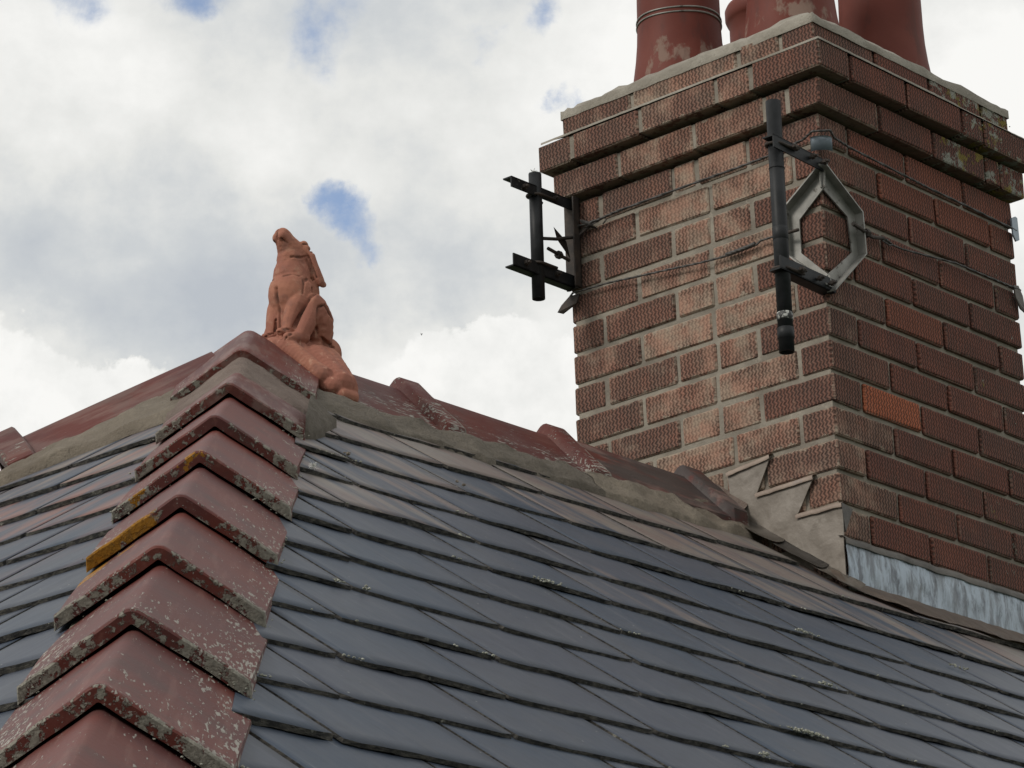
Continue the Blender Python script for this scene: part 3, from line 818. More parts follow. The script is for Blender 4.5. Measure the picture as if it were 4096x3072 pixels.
# pale cement on top of the projecting course, and the flaunching round the pots
def ledge():
    bm = bmesh.new(); o1 = OFF[14]-.001; o0 = OFF[15]-.004; n = 60
    def pt(t, o, z):
        # perimeter parameter: left-back corner -> near corner -> right end
        if t < 0: return Vector((-o, -t*(UL+o)-o*(1+t), z-.0165*(-t)*UL))
        return Vector((t*(VR+o)-o*(1-t), -o, z))
    rows = []
    for k in range(-n+1, n+1):
        t_ = k/n; w = .0012*nz((t_*40, 0, 1)); hh = 1.123 if t_ < .62 else 1.120
        rows.append([bm.verts.new(p) for p in (pt(t_, o1+.0035, 1.1185+w*.5), pt(t_, o1+.003, hh+.001+w), pt(t_, o0, hh+.018+w), pt(t_, o0-.02, hh+.01))])
    for a, b in zip(rows[:-1], rows[1:]):
        for q in range(3): bm.faces.new((a[q], a[q+1], b[q+1], b[q]))
    cobj('cement_ledge', bm, FLAUNCH, smooth=True)
ledge()
def flaunching():
    bm = bmesh.new(); o = OFF[15]+.002; n = 26; V = {}
    def H(x, y):
        ex = min(x+o, VR+o-x); ey = min(y+o, UL+o-y)
        d = min(ex, ey)
        h = .020 + .007*nz((x*60, y*60, 2)) + .085*(1-math.exp(-d/.10)) + .006*nz((x*11, y*11, 4)) + .004*nz((x*31, y*31, 8))
        return 1.186 + h - .0165*y
    def warp_(t, lo, hi): s = t*t*(3-2*t); return lo+(hi-lo)*(.35*t+.65*s)
    for i in range(n+1):
        for j in range(n+1):
            x = warp_(i/n, -o, VR+o); y = warp_(j/n, -o, UL+o)
            V[i, j] = bm.verts.new((x+.0015*nz((y*30, 0, 1)), y+.0015*nz((x*30, 0, 1)), H(x, y)))
    for i in range(n):
        for j in range(n): bm.faces.new((V[i, j], V[i+1, j], V[i+1, j+1], V[i, j+1]))
    rim = [V[i, 0] for i in range(n+1)] + [V[n, j] for j in range(1, n+1)] + [V[i, n] for i in range(n-1, -1, -1)] + [V[0, j] for j in range(n-1, 0, -1)]
    low = [bm.verts.new((v.co.x, v.co.y, 1.1865 - .0165*v.co.y - .004*abs(nz(v.co*22)))) for v in rim]
    for k in range(len(rim)): bm.faces.new((rim[k], low[k], low[(k+1) % len(rim)], rim[(k+1) % len(rim)]))
    cobj('flaunching', bm, FLAUNCH, smooth=True)
flaunching()
def crumbs(name, pts, mat, parent, r0=.003, r1=.007):
    bm = bmesh.new()
    for p in pts:
        r = random.uniform(r0, r1); g = bmesh.ops.create_icosphere(bm, subdivisions=1, radius=r)
        for v in g['verts']: v.co = Vector(p) + Vector((v.co.x*random.uniform(.7, 1.4), v.co.y*random.uniform(.7, 1.4), v.co.z*random.uniform(.5, 1.0)))
    o = link(name, bm_mesh(name, bm, mat, False))
    if parent is stack: o.parent = stack
    else:
        o.parent = parent; o.matrix_parent_inverse = parent_world(parent).inverted()
    tag(o, kind='stuff'); return o
crumbs('lichen_crust', [(VR+OFF[14]-random.uniform(0, .30)**1.0, -OFF[14]-.001, 1.06+random.random()*.06) for _ in range(40)] +
       [(VR-random.uniform(-.02, .20), -OFF[15]-.002, 1.13+random.random()*.055) for _ in range(30)] +
       [(VR-random.uniform(0, .12), -.001, random.uniform(.2, .9)) for _ in range(20)], LICH, stack, .0010, .0024)

# lead
def poly_sheet(name, pts, to3, th, mat, parent, wob=.0025, sub=3):
    bm = bmesh.new(); vs = [bm.verts.new((p[0], p[1], 0)) for p in pts]; f = bm.faces.new(vs)
    bmesh.ops.triangulate(bm, faces=[f]); 
    for _ in range(sub): bmesh.ops.subdivide_edges(bm, edges=[e for e in bm.edges if e.calc_length() > .02], cuts=1)
    bmesh.ops.triangulate(bm, faces=bm.faces[:])
    r = bmesh.ops.solidify(bm, geom=bm.faces[:], thickness=th)
    for v in bm.verts:
        a, b_, c_ = v.co; w = wob*nz((a*16, b_*16, 2)) + wob*.5*nz((a*45, b_*45, 6))
        v.co = to3(a, b_, c_+w)
    return cobj(name, bm, mat, parent, False) if parent is stack else link(name, bm_mesh(name, bm, mat), parent)
fl = poly_sheet('step_flashing', [(.292, .204), (.173, .218), (.216, .139), (.061, .146), (.111, .069), (-.008, .070), (-.008, -.092), (.033, -.058), (.149, .025), (.247, .092), (.285, .13)],
                lambda u, z, o: Vector((-.0075-o, u, z)), .0025, LEAD, stack, .0016)
# turned-in edges of the steps
def fold(pts, mat=LEAD_P):
    bm = bmesh.new(); rows = []
    for i in range(len(pts)-1):
        (u0, z0), (u1, z1) = pts[i], pts[i+1]
        for k in range(13 if i == len(pts)-2 else 12):
            t_ = k/12; u = u0+(u1-u0)*t_; z = z0+(z1-z0)*t_ + .0015*nz((u*60, 1, z0*50))
            rows.append([bm.verts.new(p) for p in ((-.012, u, z-.007), (-.0135, u, z+.001), (-.006, u, z+.0055), (.004, u, z+.006))])
    for a, b in zip(rows[:-1], rows[1:]):
        for q in range(3): bm.faces.new((a[q], a[q+1], b[q+1], b[q]))
    cobj('flashing_fold', bm, mat, smooth=True)
fold([(.292, .204), (.173, .218)]); fold([(.216, .139), (.061, .146)]); fold([(.111, .069), (-.010, .070)])
bm = bmesh.new()
tri = [(-.010, .074), (.031, .066), (.001, .010)]
a_ = [bm.verts.new((x, -.0085, z)) for x, z in tri]; b_ = [bm.verts.new((x, -.0035, z)) for x, z in tri]
bm.faces.new(a_); bm.faces.new(b_[::-1])
for i in range(3): bm.faces.new((a_[i], b_[i], b_[(i+1) % 3], a_[(i+1) % 3]))
cobj('corner_lap', bm, LEAD_D)
def apron():
    # upstand
    bm = bmesh.new(); n = 90; m = 9; rows = []
    for i in range(n+1):
        v = -.010 + .95*i/n; row = []
        topz = -.012 + .0045*nz((v*14, 3, 1)) + (.0055*abs(nz((v*50, 2, 2))) if v > .4 else 0)
        for j in range(m+1):
            u = j/m; z = topz + (-.118-topz)*u
            row.append(bm.verts.new((v, -.013 - .004*math.sin(u*3) - .0035*nz((v*26, u*4, 5)) - .0018*nz((v*75, u*7, 1)), z)))
        rows.append(row)
    for a, b in zip(rows[:-1], rows[1:]):
        for q in range(m): bm.faces.new((a[q], a[q+1], b[q+1], b[q]))
    cobj('apron_flashing', bm, LEAD_B, smooth=True)
    bm = bmesh.new(); rows = []
    for i in range(n+1):
        v = -.014 + .95*i/n; w = .003*nz((v*22, 7, 1)); z = -.009 + .0045*nz((v*14, 3, 1))
        rows.append([bm.verts.new(p) for p in ((v, -.0175+w*.3, z-.010), (v, -.019+w, z-.001), (v, -.010+w, z+.008), (v, .004, z+.011))])
    for a, b in zip(rows[:-1], rows[1:]):
        for q in range(3): bm.faces.new((a[q], a[q+1], b[q+1], b[q]))
    cobj('apron_top_fold', bm, LEAD_D, smooth=True)
    # flange that lies on the slates
    bm = bmesh.new(); rows = []
    for i in range(n+1):
        r = 1.335 + 1.02*i/n; row = []
        se = .535 + .022*nz((r*6, 2, 2)) + .008*nz((r*20, 2, 2)) - .06*max(0, (1.45-r)/.12)
        cur = .014*max(0, nz((r*9+1.3, 0, 4)))
        for j in range(6):
            u = j/5; s = .420 + (se-.420)*u
            row.append(bm.verts.new(front(r, s,   .016 + .014*(1-u)**2 + cur*.6*u*u + .002*nz((r*30, s*30, 0)))))
        rows.append(row)
    for a, b in zip(rows[:-1], rows[1:]):
        for q in range(5): bm.faces.new((a[q], a[q+1], b[q+1], b[q]))
    bmesh.ops.solidify(bm, geom=bm.faces[:], thickness=.002)
    me = bm_mesh('apron_flange', bm, LEAD_P, True)
    o = link('apron_flange', me); o.parent = stack; o.matrix_parent_inverse = CM.inverted()
apron()
def soakers():
    for (s0, s1, w, mat) in ((.09, .250, .062, LEAD), (.245, .385, .048, LEAD_D), (.370, .495, .048, LEAD)):
        bm = bmesh.new(); rows = []
        for i in range(13):
            s = s0 + (s1-s0)*i/12
            rows.append([bm.verts.new(front(chimR0 + a, s, o + .002*nz((s*30, a*30, 3)) + .004*(i/12))) for a, o in ((-.006, .030), (-.012, .022), (-w*.5, .017), (-w*(1-.12*(i == 12)), .016))])
        for a, b in zip(rows[:-1], rows[1:]):
            for q in range(3): bm.faces.new((a[q], a[q+1], b[q+1], b[q]))
        bmesh.ops.solidify(bm, geom=bm.faces[:], thickness=.002)
        o = link('soaker', bm_mesh('soaker', bm, mat, True)); o.parent = stack; o.matrix_parent_inverse = CM.inverted()
soakers()
def wall_fillet():   # mortar run down the wall beside the last ridge tile
    bm = bmesh.new(); rows = []
    for k in range(41):
        u = .40 - .16*k/40; zr = (u-(.368))*TP + .16 + .030
        row = []
        for q in range(6):
            v = q/5
            row.append(bm.verts.new((-.004 - .055*(1-v)**1.2 + .002*nz((u*50, v*5, 1)), u, zr - .020 + .050*v + .003*nz((u*40, v*6, 3)))))
        rows.append(row)
    for a, b in zip(rows[:-1], rows[1:]):
        for q in range(5): bm.faces.new((a[q], a[q+1], b[q+1], b[q]))
    cobj('wall_fillet', bm, MORT_H, smooth=True)
wall_fillet()

# ------------------------------------------------------------------ chimney pots
def lathe(bm, prof, seg=56):
    rings = [[bm.verts.new((r*math.cos(2*math.pi*k/seg), r*math.sin(2*math.pi*k/seg), z)) for k in range(seg)] for r, z in prof]
    for a, b in zip(rings[:-1], rings[1:]):
        for k in range(seg): bm.faces.new((a[k], a[(k+1) % seg], b[(k+1) % seg], b[k]))
pots = [(.200, .530, 'red clay chimney pot at the left end with a pale wire band near its top'), (.200, .200, 'red clay chimney pot at the near corner of the stack, streaked with grey cement'),
        (.560, .200, 'red clay chimney pot at the right end with one thin cement streak'), (.560, .530, 'red clay chimney pot mostly hidden behind the other three')]
for i, (px, py, lab) in enumerate(pots):
    bz = 1.255
    t_ = empty('chimney_pot', CM @ Vector((px, py, bz)), YAW); tag(t_, lab, 'chimney pot', 'chimney pots on the stack')
    bm = bmesh.new()
    prof = [(.118, -.02), (.1165, .0), (.112, .03), (.106, .07), (.1015, .115), (.0995, .16), (.0985, .24), (.0985, .285), (.104, .290), (.108, .300), (.108, .322), (.103, .332), (.094, .334), (.088, .325), (.087, .25), (.09, .05), (.10, -.02)]
    lathe(bm, prof)
    for v in bm.verts: v.co += Vector((v.co.x, v.co.y, 0))*.012*nz((v.co.x*9+i, v.co.y*9, v.co.z*5))
    me = bm_mesh('pot_body', bm, POT, True); o = link('pot_body', me); o.parent = t_
    if i == 0:
        for zz, rr_ in ((.158, .1005), (.170, .1003)):
            bm = bmesh.new(); N = 60
            tube(bm, [(rr_*math.cos(a), rr_*math.sin(a), zz+.002*math.sin(3*a)) for a in [2*math.pi*k/N for k in range(N+1)]], .0022, 6, False)
            w_ = link('wire_band', bm_mesh('wire_band', bm, GALV, True)); w_.parent = t_

# ------------------------------------------------------------------ aerial brackets
def L_bar(bm, p0, p1, n1, n2, w1, w2, th=.004):
    """angle iron from p0 to p1 with flanges along n1 (width w1) and n2 (width w2)"""
    p0, p1, n1, n2 = Vector(p0), Vector(p1), Vector(n1).normalized(), Vector(n2).normalized()
    for a, wa, b_, in ((n1, w1, n2), (n2, w2, n1)):
        q = [Vector(), a*wa, a*wa + b_*th, b_*th]
        v0 = [bm.verts.new(p0+x) for x in q]; v1 = [bm.verts.new(p1+x) for x in q]
        for i in range(4): bm.faces.new((v0[i], v0[(i+1) % 4], v1[(i+1) % 4], v1[i]))
        bm.faces.new(v0[::-1]); bm.faces.new(v1)
def ubolt(bm, c, r, wr=.0035, back=.03, zoff=0):
    pts = []
    pts.append(Vector((c[0]-.0, c[1]-r, c[2])) + Vector((0, 0, 0)) + Vector((back, 0, 0)))
    for k in range(13):
        a = -math.pi/2 - math.pi*k/12
        pts.append(Vector((c[0]+r*math.cos(a), c[1]+r*math.sin(a), c[2]+zoff*k/12)))
    pts.append(Vector((c[0]+back, c[1]+r, c[2]+zoff)))
    tube(bm, pts, wr, 8)
def bpart(name, bm, mat, par, smooth=False):
    o = link(name, bm_mesh(name, bm, mat, smooth)); o.parent = par; return o
def hollow_pole(bm, x, y, z0, z1, r):
    seg = 28; prof = [(r*.84, z0+.03), (r*.84, z0), (r, z0), (r, z1), (r*.84, z1), (r*.84, z1-.03)]
    rings = [[bm.verts.new((x+a*math.cos(2*math.pi*k/seg), y+a*math.sin(2*math.pi*k/seg), z)) for k in range(seg)] for a, z in prof]
    for a, b in zip(rings[:-1], rings[1:]):
        for k in range(seg): bm.faces.new((a[k], a[(k+1) % seg], b[(k+1) % seg], b[k]))

# the bracket on the near corner (local frame = chimney frame)
nb = empty('aerial_bracket', C0, YAW); tag(nb, 'old aerial bracket with a pale diamond frame wrapped round the near chimney corner', 'bracket', 'lashed aerial brackets')
bm = bmesh.new(); px, py = -.164, -.002
hollow_pole(bm, px, py, .372, .946, .0165); bpart('pole', bm, BLACK, nb, True)
for zz, hh, rr_ in ((.640, .030, .0172), (.790, .004, .0175), (.452, .018, .0176), (.414, .026, .0182)):
    bm = bmesh.new(); seg = 28
    a = [[bm.verts.new((px+q*math.cos(2*math.pi*k/seg), py+q*math.sin(2*math.pi*k/seg), z)) for k in range(seg)] for q, z in ((.016, zz-hh/2), (rr_, zz-hh/2+.001), (rr_, zz+hh/2-.001), (.016, zz+hh/2))]
    for q, w_ in zip(a[:-1], a[1:]):
        for k in range(seg): bm.faces.new((q[k], q[(k+1) % seg], w_[(k+1) % seg], w_[k]))
    bpart('tape_band', bm, BLACK if hh != .018 else mat_simple('scuffed_tape', (.03, .03, .03), (.07, .07, .065), .6, 0, 60, .3, .001, .5, (.5, .5, .47), .50), nb, True)
for z0, fl_ in ((.856, -1), (.548, 1)):
    bm = bmesh.new()
    L_bar(bm, (-.196, -.012-.010, z0), (.012, -.012, z0), (0, 1, 0), (0, 0, fl_), .030, .030, .0035)
    bpart('arm', bm, BLACK, nb)
for z0 in (.842, .556):
    bm = bmesh.new(); ubolt(bm, (px, py, z0), .0205, .0036, .05, .004); bpart('u_bolt', bm, RUST, nb, True)
def nut(par, x, y, z, ax='X', r=.0068):
    bm = bmesh.new(); bmesh.ops.create_cone(bm, cap_ends=True, segments=6, radius1=r, radius2=r, depth=.008)
    g = bmesh.ops.create_cone(bm, cap_ends=True, segments=10, radius1=r*.5, radius2=r*.5, depth=.022)
    for v in bm.verts: v.co = Matrix.Rotation(math.pi/2, 3, 'Y' if ax == 'X' else 'X') @ v.co + Vector((x, y, z))
    bpart('nut', bm, RUST, par)
for zz in (.842, .560):
    for yy in (-.030, .014): nut(nb, -.128, yy, zz)
    nut(nb, -.060, -.026, zz, 'Y'); nut(nb, -.018, -.026, zz, 'Y')
# diamond frame: one bent angle strip on each face
def strip(pts_in, pts_out, to3):
    """flat flange between inner and outer line, plus an upright flange along the outer line"""
    bm = bmesh.new(); th = .0035; H = .024
    n = len(pts_in)
    A = [[bm.verts.new(to3(*p, .004)) for p in pts_in], [bm.verts.new(to3(*p, .004)) for p in pts_out], [bm.verts.new(to3(*p, .004+H)) for p in pts_out]]
    inn = [(p[0]*.955+q[0]*.045*1.0, p[1]*.955+q[1]*.045) for p, q in zip(pts_out, pts_in)]
    def off(po, pi, d): 
        v = Vector((pi[0]-po[0], pi[1]-po[1])); v.normalize(); return (po[0]+v.x*d, po[1]+v.y*d)
    inn = [off(po, pi, .004) for po, pi in zip(pts_out, pts_in)]
    B = [[bm.verts.new(to3(*p, .004+H)) for p in inn], [bm.verts.new(to3(*p, .004+th)) for p in inn], [bm.verts.new(to3(*p, .004+th)) for p in pts_in]]
    loop = A + B
    for a, b in zip(loop, loop[1:]+loop[:1]):
        for k in range(n-1): bm.faces.new((a[k], a[k+1], b[k+1], b[k]))
    for k in (0, n-1): bm.faces.new([l[k] for l in loop])
    return bm
bpart('frame', strip([(-.012, .790), (.060, .733), (.060, .655), (-.012, .583)], [(-.016, .838), (.088, .765), (.088, .655), (-.016, .556)], lambda u, z, o: Vector((-o, u, z))), GALV, nb)
bpart('frame', strip([(-.012, .790), (.080, .745), (.088, .664), (-.012, .583)], [(-.016, .838), (.112, .760), (.116, .662), (-.010, .545)], lambda v, z, o: Vector((v, -o, z))), GALV, nb)
# zinc saddle over the corner under the top wire
bm = bmesh.new(); N = 12; rows = []
for k in range(N+1):
    a = math.pi*(k/N); 
    rows.append([bm.verts.new((-.006+.017*math.cos(a)-.010*math.sin(a), -.010-.017*math.cos(a)-.010*math.sin(a), z)) for z in (.872, .901, .906)])
for a, b in zip(rows[:-1], rows[1:]):
    for q in range(2): bm.faces.new((a[q], a[q+1], b[q+1], b[q]))
bmesh.ops.solidify(bm, geom=bm.faces[:], thickness=.003)
bpart('saddle', bm, BLUEZ, nb, True)
for y0, y1, p in ((.118, .060, None),):
    bm = bmesh.new(); tube(bm, [(-.012, .098, .700), (-.030, .085, .702), (-.034, .045, .698)], .0040, 8); bpart('hook_bolt', bm, RUST, nb, True)
bm = bmesh.new(); tube(bm, [(.060, -.034, .716), (.100, -.030, .714), (.160, -.013, .718), (.205, -.011, .728)], .0045, 8)
g = bmesh.ops.create_cone(bm, cap_ends=True, segments=6, radius1=.010, radius2=.010, depth=.012)
for v in g['verts']: v.co = Matrix.Rotation(math.pi/2, 3, 'Y') @ v.co + Vector((.124, -.024, .714))
bpart('hook_bolt', bm, RUST, nb)

# the bracket on the far left corner
lb = empty('aerial_bracket', C0, YAW); tag(lb, 'black aerial bracket standing out against the sky at the left chimney corner', 'bracket', 'lashed aerial brackets')
bm = bmesh.new(); qx, qy = -.130, .712
hollow_pole(bm, qx, qy, .690, .997, .0150); bpart('pole', bm, BLACK, lb, True)
bm = bmesh.new(); L_bar(bm, (-.226, .700, .962), (-.004, .700, .962), (0, 1, 0), (0, 0, -1), .026, .026, .0035); bpart('arm', bm, BLACK, lb)
bm = bmesh.new(); L_bar(bm, (-.226, .700, .744), (-.004, .700, .744), (0, 1, 0), (0, 0, 1), .026, .030, .0035); bpart('arm', bm, BLACK, lb)
bm = bmesh.new(); L_bar(bm, (-.010, .682, .742), (-.010, .682, .962), (0, 1, 0), (-1, 0, 0), .044, .022, .004); bpart('frame', bm, RUST, lb)
for z0 in (.940, .772):
    bm = bmesh.new(); ubolt(bm, (qx, qy, z0), .0195, .0036, .045, .003); bpart('u_bolt', bm, RUST, lb, True)
bm = bmesh.new(); tube(bm, [(-.122, .704, .838), (-.075, .700, .848), (-.012, .690, .868), (-.010, .655, .885)], .0042, 8); bpart('hook_bolt', bm, RUST, lb, True)
bm = bmesh.new(); tube(bm, [(-.104, .702, .818), (-.030, .702, .808)], .0042, 8)
g = bmesh.ops.create_cone(bm, cap_ends=True, segments=6, radius1=.0095, radius2=.0095, depth=.012)
for v in g['verts']: v.co = Matrix.Rotation(math.pi/2, 3, 'Y') @ v.co + Vector((-.066, .702, .812))
bpart('hook_bolt', bm, RUST, lb)
for zz in (.946, .760):
    nut(lb, -.185, .696, zz, 'Y'); nut(lb, -.080, .696, zz, 'Y')
bm = bmesh.new()
v0 = [bm.verts.new(p) for p in ((-.084, .700, .876), (-.040, .700, .852), (-.028, .700, .812), (-.074, .700, .848))]
bm.faces.new(v0); bmesh.ops.solidify(bm, geom=bm.faces[:], thickness=.004); bpart('spur', bm, RUST, lb)
bm = bmesh.new()
for k in range(9):
    tube(bm, [(qx+random.uniform(-.012, .012), qy+random.uniform(-.014, .014), .997+random.uniform(0, .004)) for _ in range(2)]+[(qx+random.uniform(-.022, .018), qy+random.uniform(-.014, .014), .999+random.uniform(0, .006))], .0006, 4)
bpart('frayed_tape', bm, WHITEF, lb)

# lashing wires
def rope(bm, pts, r=.0028, sub=10, strands=2):
    P = [Vector(p) for p in pts]; L = []
    for a, b in zip(P[:-1], P[1:]):
        for k in range(sub): L.append(a.lerp(b, k/sub))
    L.append(P[-1])
    for s in range(strands):
        q = []
        for i, p in enumerate(L):
            d = (L[min(i+1, len(L)-1)]-L[max(i-1, 0)]).normalized(); a = d.orthogonal().normalized(); b = d.cross(a)
            th = i*1.1 + s*2*math.pi/strands
            q.append(p + a*math.cos(th)*r*.34 + b*math.sin(th)*r*.34)
        tube(bm, q, r*.74, 6)
bm = bmesh.new()
rope(bm, [(-.018, .690, .890), (-.017, .621, .890), (-.016, .565, .895), (-.016, .363, .898), (-.016, .227, .899), (-.012, .141, .903), (-.020, .03, .909), (-.040, -.012, .911), (-.012, -.040, .913), (.034, -.016, .917), (.097, -.011, .914), (.31, -.0145, .904), (.384, -.0145, .901), (.566, -.0145, .899), (.752, -.011, .897)], .0030, 9)
w1 = link('lashing_wire', bm_mesh('lashing_wire', bm, WIRE, True)); w1.matrix_basis = CM
tag(w1, 'upper lashing wire stretched round the stack over the zinc saddle of the near bracket', 'wire', 'lashing wires round the stack')
bm = bmesh.new()
rope(bm, [(.008, .735, .738), (-.014, .708, .734), (-.014, .599, .730), (-.014, .513, .722), (-.014, .421, .714), (-.014, .338, .706), (-.011, .261, .703), (-.012, .205, .704), (-.012, .176, .706), (-.012, .165, .712), (-.020, .100, .708)], .0026, 9)
rope(bm, [(-.012, .262, .705), (-.013, .20, .7065), (-.013, .18, .709)], .0048, 9, 3)
rope(bm, [(.19, -.012, .727), (.239, -.010, .722), (.279, -.010, .722), (.482, -.0145, .742), (.643, -.0145, .743), (.752, -.010, .748)], .0026, 12)
rope(bm, [(.20, -.012, .721), (.226, -.013, .716), (.238, -.012, .722), (.21, -.014, .727)], .0022, 7)
w2 = link('lashing_wire', bm_mesh('lashing_wire', bm, WIRE, True)); w2.matrix_basis = CM
tag(w2, 'lower lashing wire hooked to both sides of the pale diamond frame', 'wire', 'lashing wires round the stack')
bm = bmesh.new()
for k in range(7):
    z = .889 + .0028*(k-3)*.8; y = .655+.0045*(k-3)
    tube(bm, [(-.004, y-.006, z-.008), (-.021, y, z), (-.022, y+.003, z+.006), (-.005, y+.006, z+.010)], .0016, 6)
tube(bm, [(-.014, .672, .884), (-.016, .64, .884), (-.013, .605, .892), (-.016, .598, .884), (-.012, .612, .878)], .0016, 6)
w3 = link('wire_twist', bm_mesh('wire_twist', bm, WIRE, True)); w3.matrix_basis = CM
tag(w3, 'knotted twist of wire beside the left corner bracket', 'wire')

# packing plates at the outer corners
def plate(name, lab, pts, th, mat, ax):
    bm = bmesh.new()
    if ax == 'v': f = [Vector((x, -.012-b, z)) for x, z, b in pts]; d = Vector((0, .004, 0))
    else: f = [Vector((-.012-b, x, z)) for x, z, b in pts]; d = Vector((.004, 0, 0))
    v0 = [bm.verts.new(p) for p in f]; v1 = [bm.verts.new(p+d) for p in f]; n = len(f)
    bm.faces.new(v0); bm.faces.new(v1[::-1])
    for i in range(n): bm.faces.new((v0[i], v0[(i+1) % n], v1[(i+1) % n], v1[i]))
    o = link(name, bm_mesh(name, bm, mat)); o.matrix_basis = CM; tag(o, lab, 'plate'); return o
plate('packing_plate', 'small pale blue metal plate under the upper wire at the right edge of the stack', [(.732, .922, .002), (.752, .932, 0), (.760, .930, 0), (.762, .875, 0), (.748, .868, 0), (.734, .880, .002)], .003, BLUEZ, 'v')
plate('packing_plate', 'dark curved packing plate under the lower wire at the right edge of the stack', [(.722, .752, 0), (.742, .756, 0), (.757, .735, .0), (.764, .702, 0), (.770, .688, .004), (.745, .700, 0), (.728, .722, 0)], .003, LEAD_D, 'v')
plate('packing_plate', 'dark sliver of lead sticking out below the left corner bracket', [(.690, .728, 0), (.720, .730, 0), (.742, .712, .004), (.748, .694, .012), (.738, .690, .006), (.700, .708, 0)], .003, RUST, 'u')

# ------------------------------------------------------------------ the hound finial
def finial():
    F = empty('hound_finial', A0 + RV*.125 + UP*.013, YAW); tag(F, 'terracotta statue of a seated hound with its muzzle raised at the roof apex', 'statue')
    G = 1.22
    W = lambda f, l, z: Vector((-f, -l, z))          # local x is +R, y is +L; forward is -R, left flank is -L
    bm = bmesh.new()
    def ball(f, l, z, rx, ry=None, rz=None, sub=3, rot=None):
        g = bmesh.ops.create_icosphere(bm, subdivisions=sub, radius=1.0)
        ry = ry or rx; rz = rz or rx
        for v in g['verts']:
            p = Vector((v.co.x*rx, v.co.y*ry, v.co.z*rz))
            if rot: p = Matrix.Rotation(rot, 3, 'Y') @ p
            v.co = W(f*G, l*G, z) + p*(G if G > 1 else 1)
    def limb(pts):
        for (p, r), (q, s) in zip(pts[:-1], pts[1:]):
            n = max(2, int((Vector(p)-Vector(q)).length/(.35*min(r, s))))
            for k in range(n+1):
                c_ = Vector(p).lerp(Vector(q), k/n); rr_ = (r+(s-r)*k/n)*(1.12 if G > 1 else 1)
                g = bmesh.ops.create_icosphere(bm, subdivisions=2, radius=rr_)
                for v in g['verts']: v.co = v.co + W(c_[0]*G, c_[1]*G, c_[2])
    # trunk: haunches, deep chest, neck
    limb([((-.016, 0, .088), .036), ((-.014, 0, .115), .037), ((-.004, 0, .148), .0385), ((.006, 0, .172), .0375), ((.010, 0, .195), .032), ((.010, 0, .214), .0265), ((.009, 0, .231), .0262)])
    ball(.016, 0, .158, .028, .036, .042); ball(-.012, 0, .165, .026, .034, .045)
    ball(-.006, 0, .200, .024, .031, .034); ball(-.006, 0, .232, .020, .027, .022); ball(.004, 0, .13, .034, .038, .04)
    # head thrown back, muzzle up
    limb([((.003, 0, .234), .0268), ((.010, 0, .249), .0240), ((.020, 0, .262), .0190), ((.025, 0, .270), .0165)])
    ball(.029, 0, .276, .0120, .0130, .0120); ball(.0335, .0065, .270, .0086, .0076, .0092); ball(.0335, -.0065, .270, .0086, .0076, .0092)
    ball(.0275, 0, .2865, .0060, .0066, .0040)
    for s in (1, -1): ball(-.002, s*.0185, .2585, .0085, .0060, .0080)     # brows
    # ears hang back along the neck
    for s in (1, -1):
        limb([((-.004, s*.020, .250), .009), ((-.008, s*.027, .234), .0085), ((-.012, s*.031, .214), .0080), ((-.017, s*.034, .194), .0088), ((-.021, s*.036, .182), .0075)])
        ball(-.024, s*.037, .179, .009, .004, .006)
    # front legs
    for s in (1, -1):
        limb([((.006, s*.022, .160), .021), ((.020, s*.022, .126), .0185), ((.029, s*.019, .096), .0150), ((.034, s*.018, .072), .0130)])
        ball(.041, s*.0165, .0645, .0165, .0115, .0085)
    limb([((.020, 0, .150), .018), ((.026, 0, .110), .012), ((.026, 0, .080), .012)])
    # hind legs: thigh, knee high, shank coming forward to the long foot
    for s in (1, -1):
        limb([((-.026, s*.020, .082), .031), ((-.020, s*.029, .104), .029), ((-.008, s*.034, .124), .0245), ((-.003, s*.036, .132), .0200)])
        limb([((-.002, s*.036, .130), .0195), ((.006, s*.038, .104), .0180), ((.016, s*.0375, .078), .0160), ((.023, s*.036, .060), .0140)])
        limb([((.020, s*.037, .056), .0125), ((.036, s*.034, .051), .0115), ((.049, s*.032, .047), .0105)])
        ball(-.034, s*.022, .066, .020, .018, .018)
    G = 1.0
    # plinth: a saddle over the ridge with the rolled tail lump behind
    def saddle(r0, r1, zc, w, th):
        sec = [(-w, zc-w*TP), (-w*.5, zc-w*.5*TP+.004), (-.02, zc-.012), (0, zc-.004), (.02, zc-.012), (w*.5, zc-w*.5*TP+.004), (w, zc-w*TP), (w*.97, zc-w*TP-th), (0, zc-th*2.2), (-w*.97, zc-w*TP-th)]
        rings = []
        for i in range(9):
            r = r0+(r1-r0)*i/8; k_ = 1 - (.35*(i/8)**2); rings.append([bm.verts.new(W(.14-r, l*k_, z+(-.004*i/8))) for l, z in sec])
        for A_, B_ in zip(rings[:-1], rings[1:]):
            for q in range(len(sec)): bm.faces.new((A_[q], A_[(q+1) % len(sec)], B_[(q+1) % len(sec)], B_[q]))
        bm.faces.new(rings[0]); bm.faces.new(rings[-1][::-1])
    saddle(.105, .170, .058, .120, .022)
    ball(.05, 0, .035, .034, .040, .026); ball(.01, 0, .040, .05, .045, .030); ball(-.04, 0, .046, .045, .044, .030)
    limb([((.055, .03, .028), .024), ((.035, .10, -.040), .022)]); limb([((.02, .12, -.062), .020), ((.03, .09, -.045), .018)])
    limb([((.03, .03, .030), .024), ((.0, .120, -.062), .018)]); limb([((-.03, .02, .04), .032), ((-.022, .118, -.060), .020)]); limb([((-.05, .02, .04), .030), ((-.035, .105, -.050), .021)])
    limb([((.0, .05, .012), .034), ((.0, .118, -.052), .028)]); limb([((-.030, .05, .012), .036), ((-.014, .112, -.050), .029)]); limb([((.03, .10, -.042), .022), ((-.030, .106, -.050), .022)])
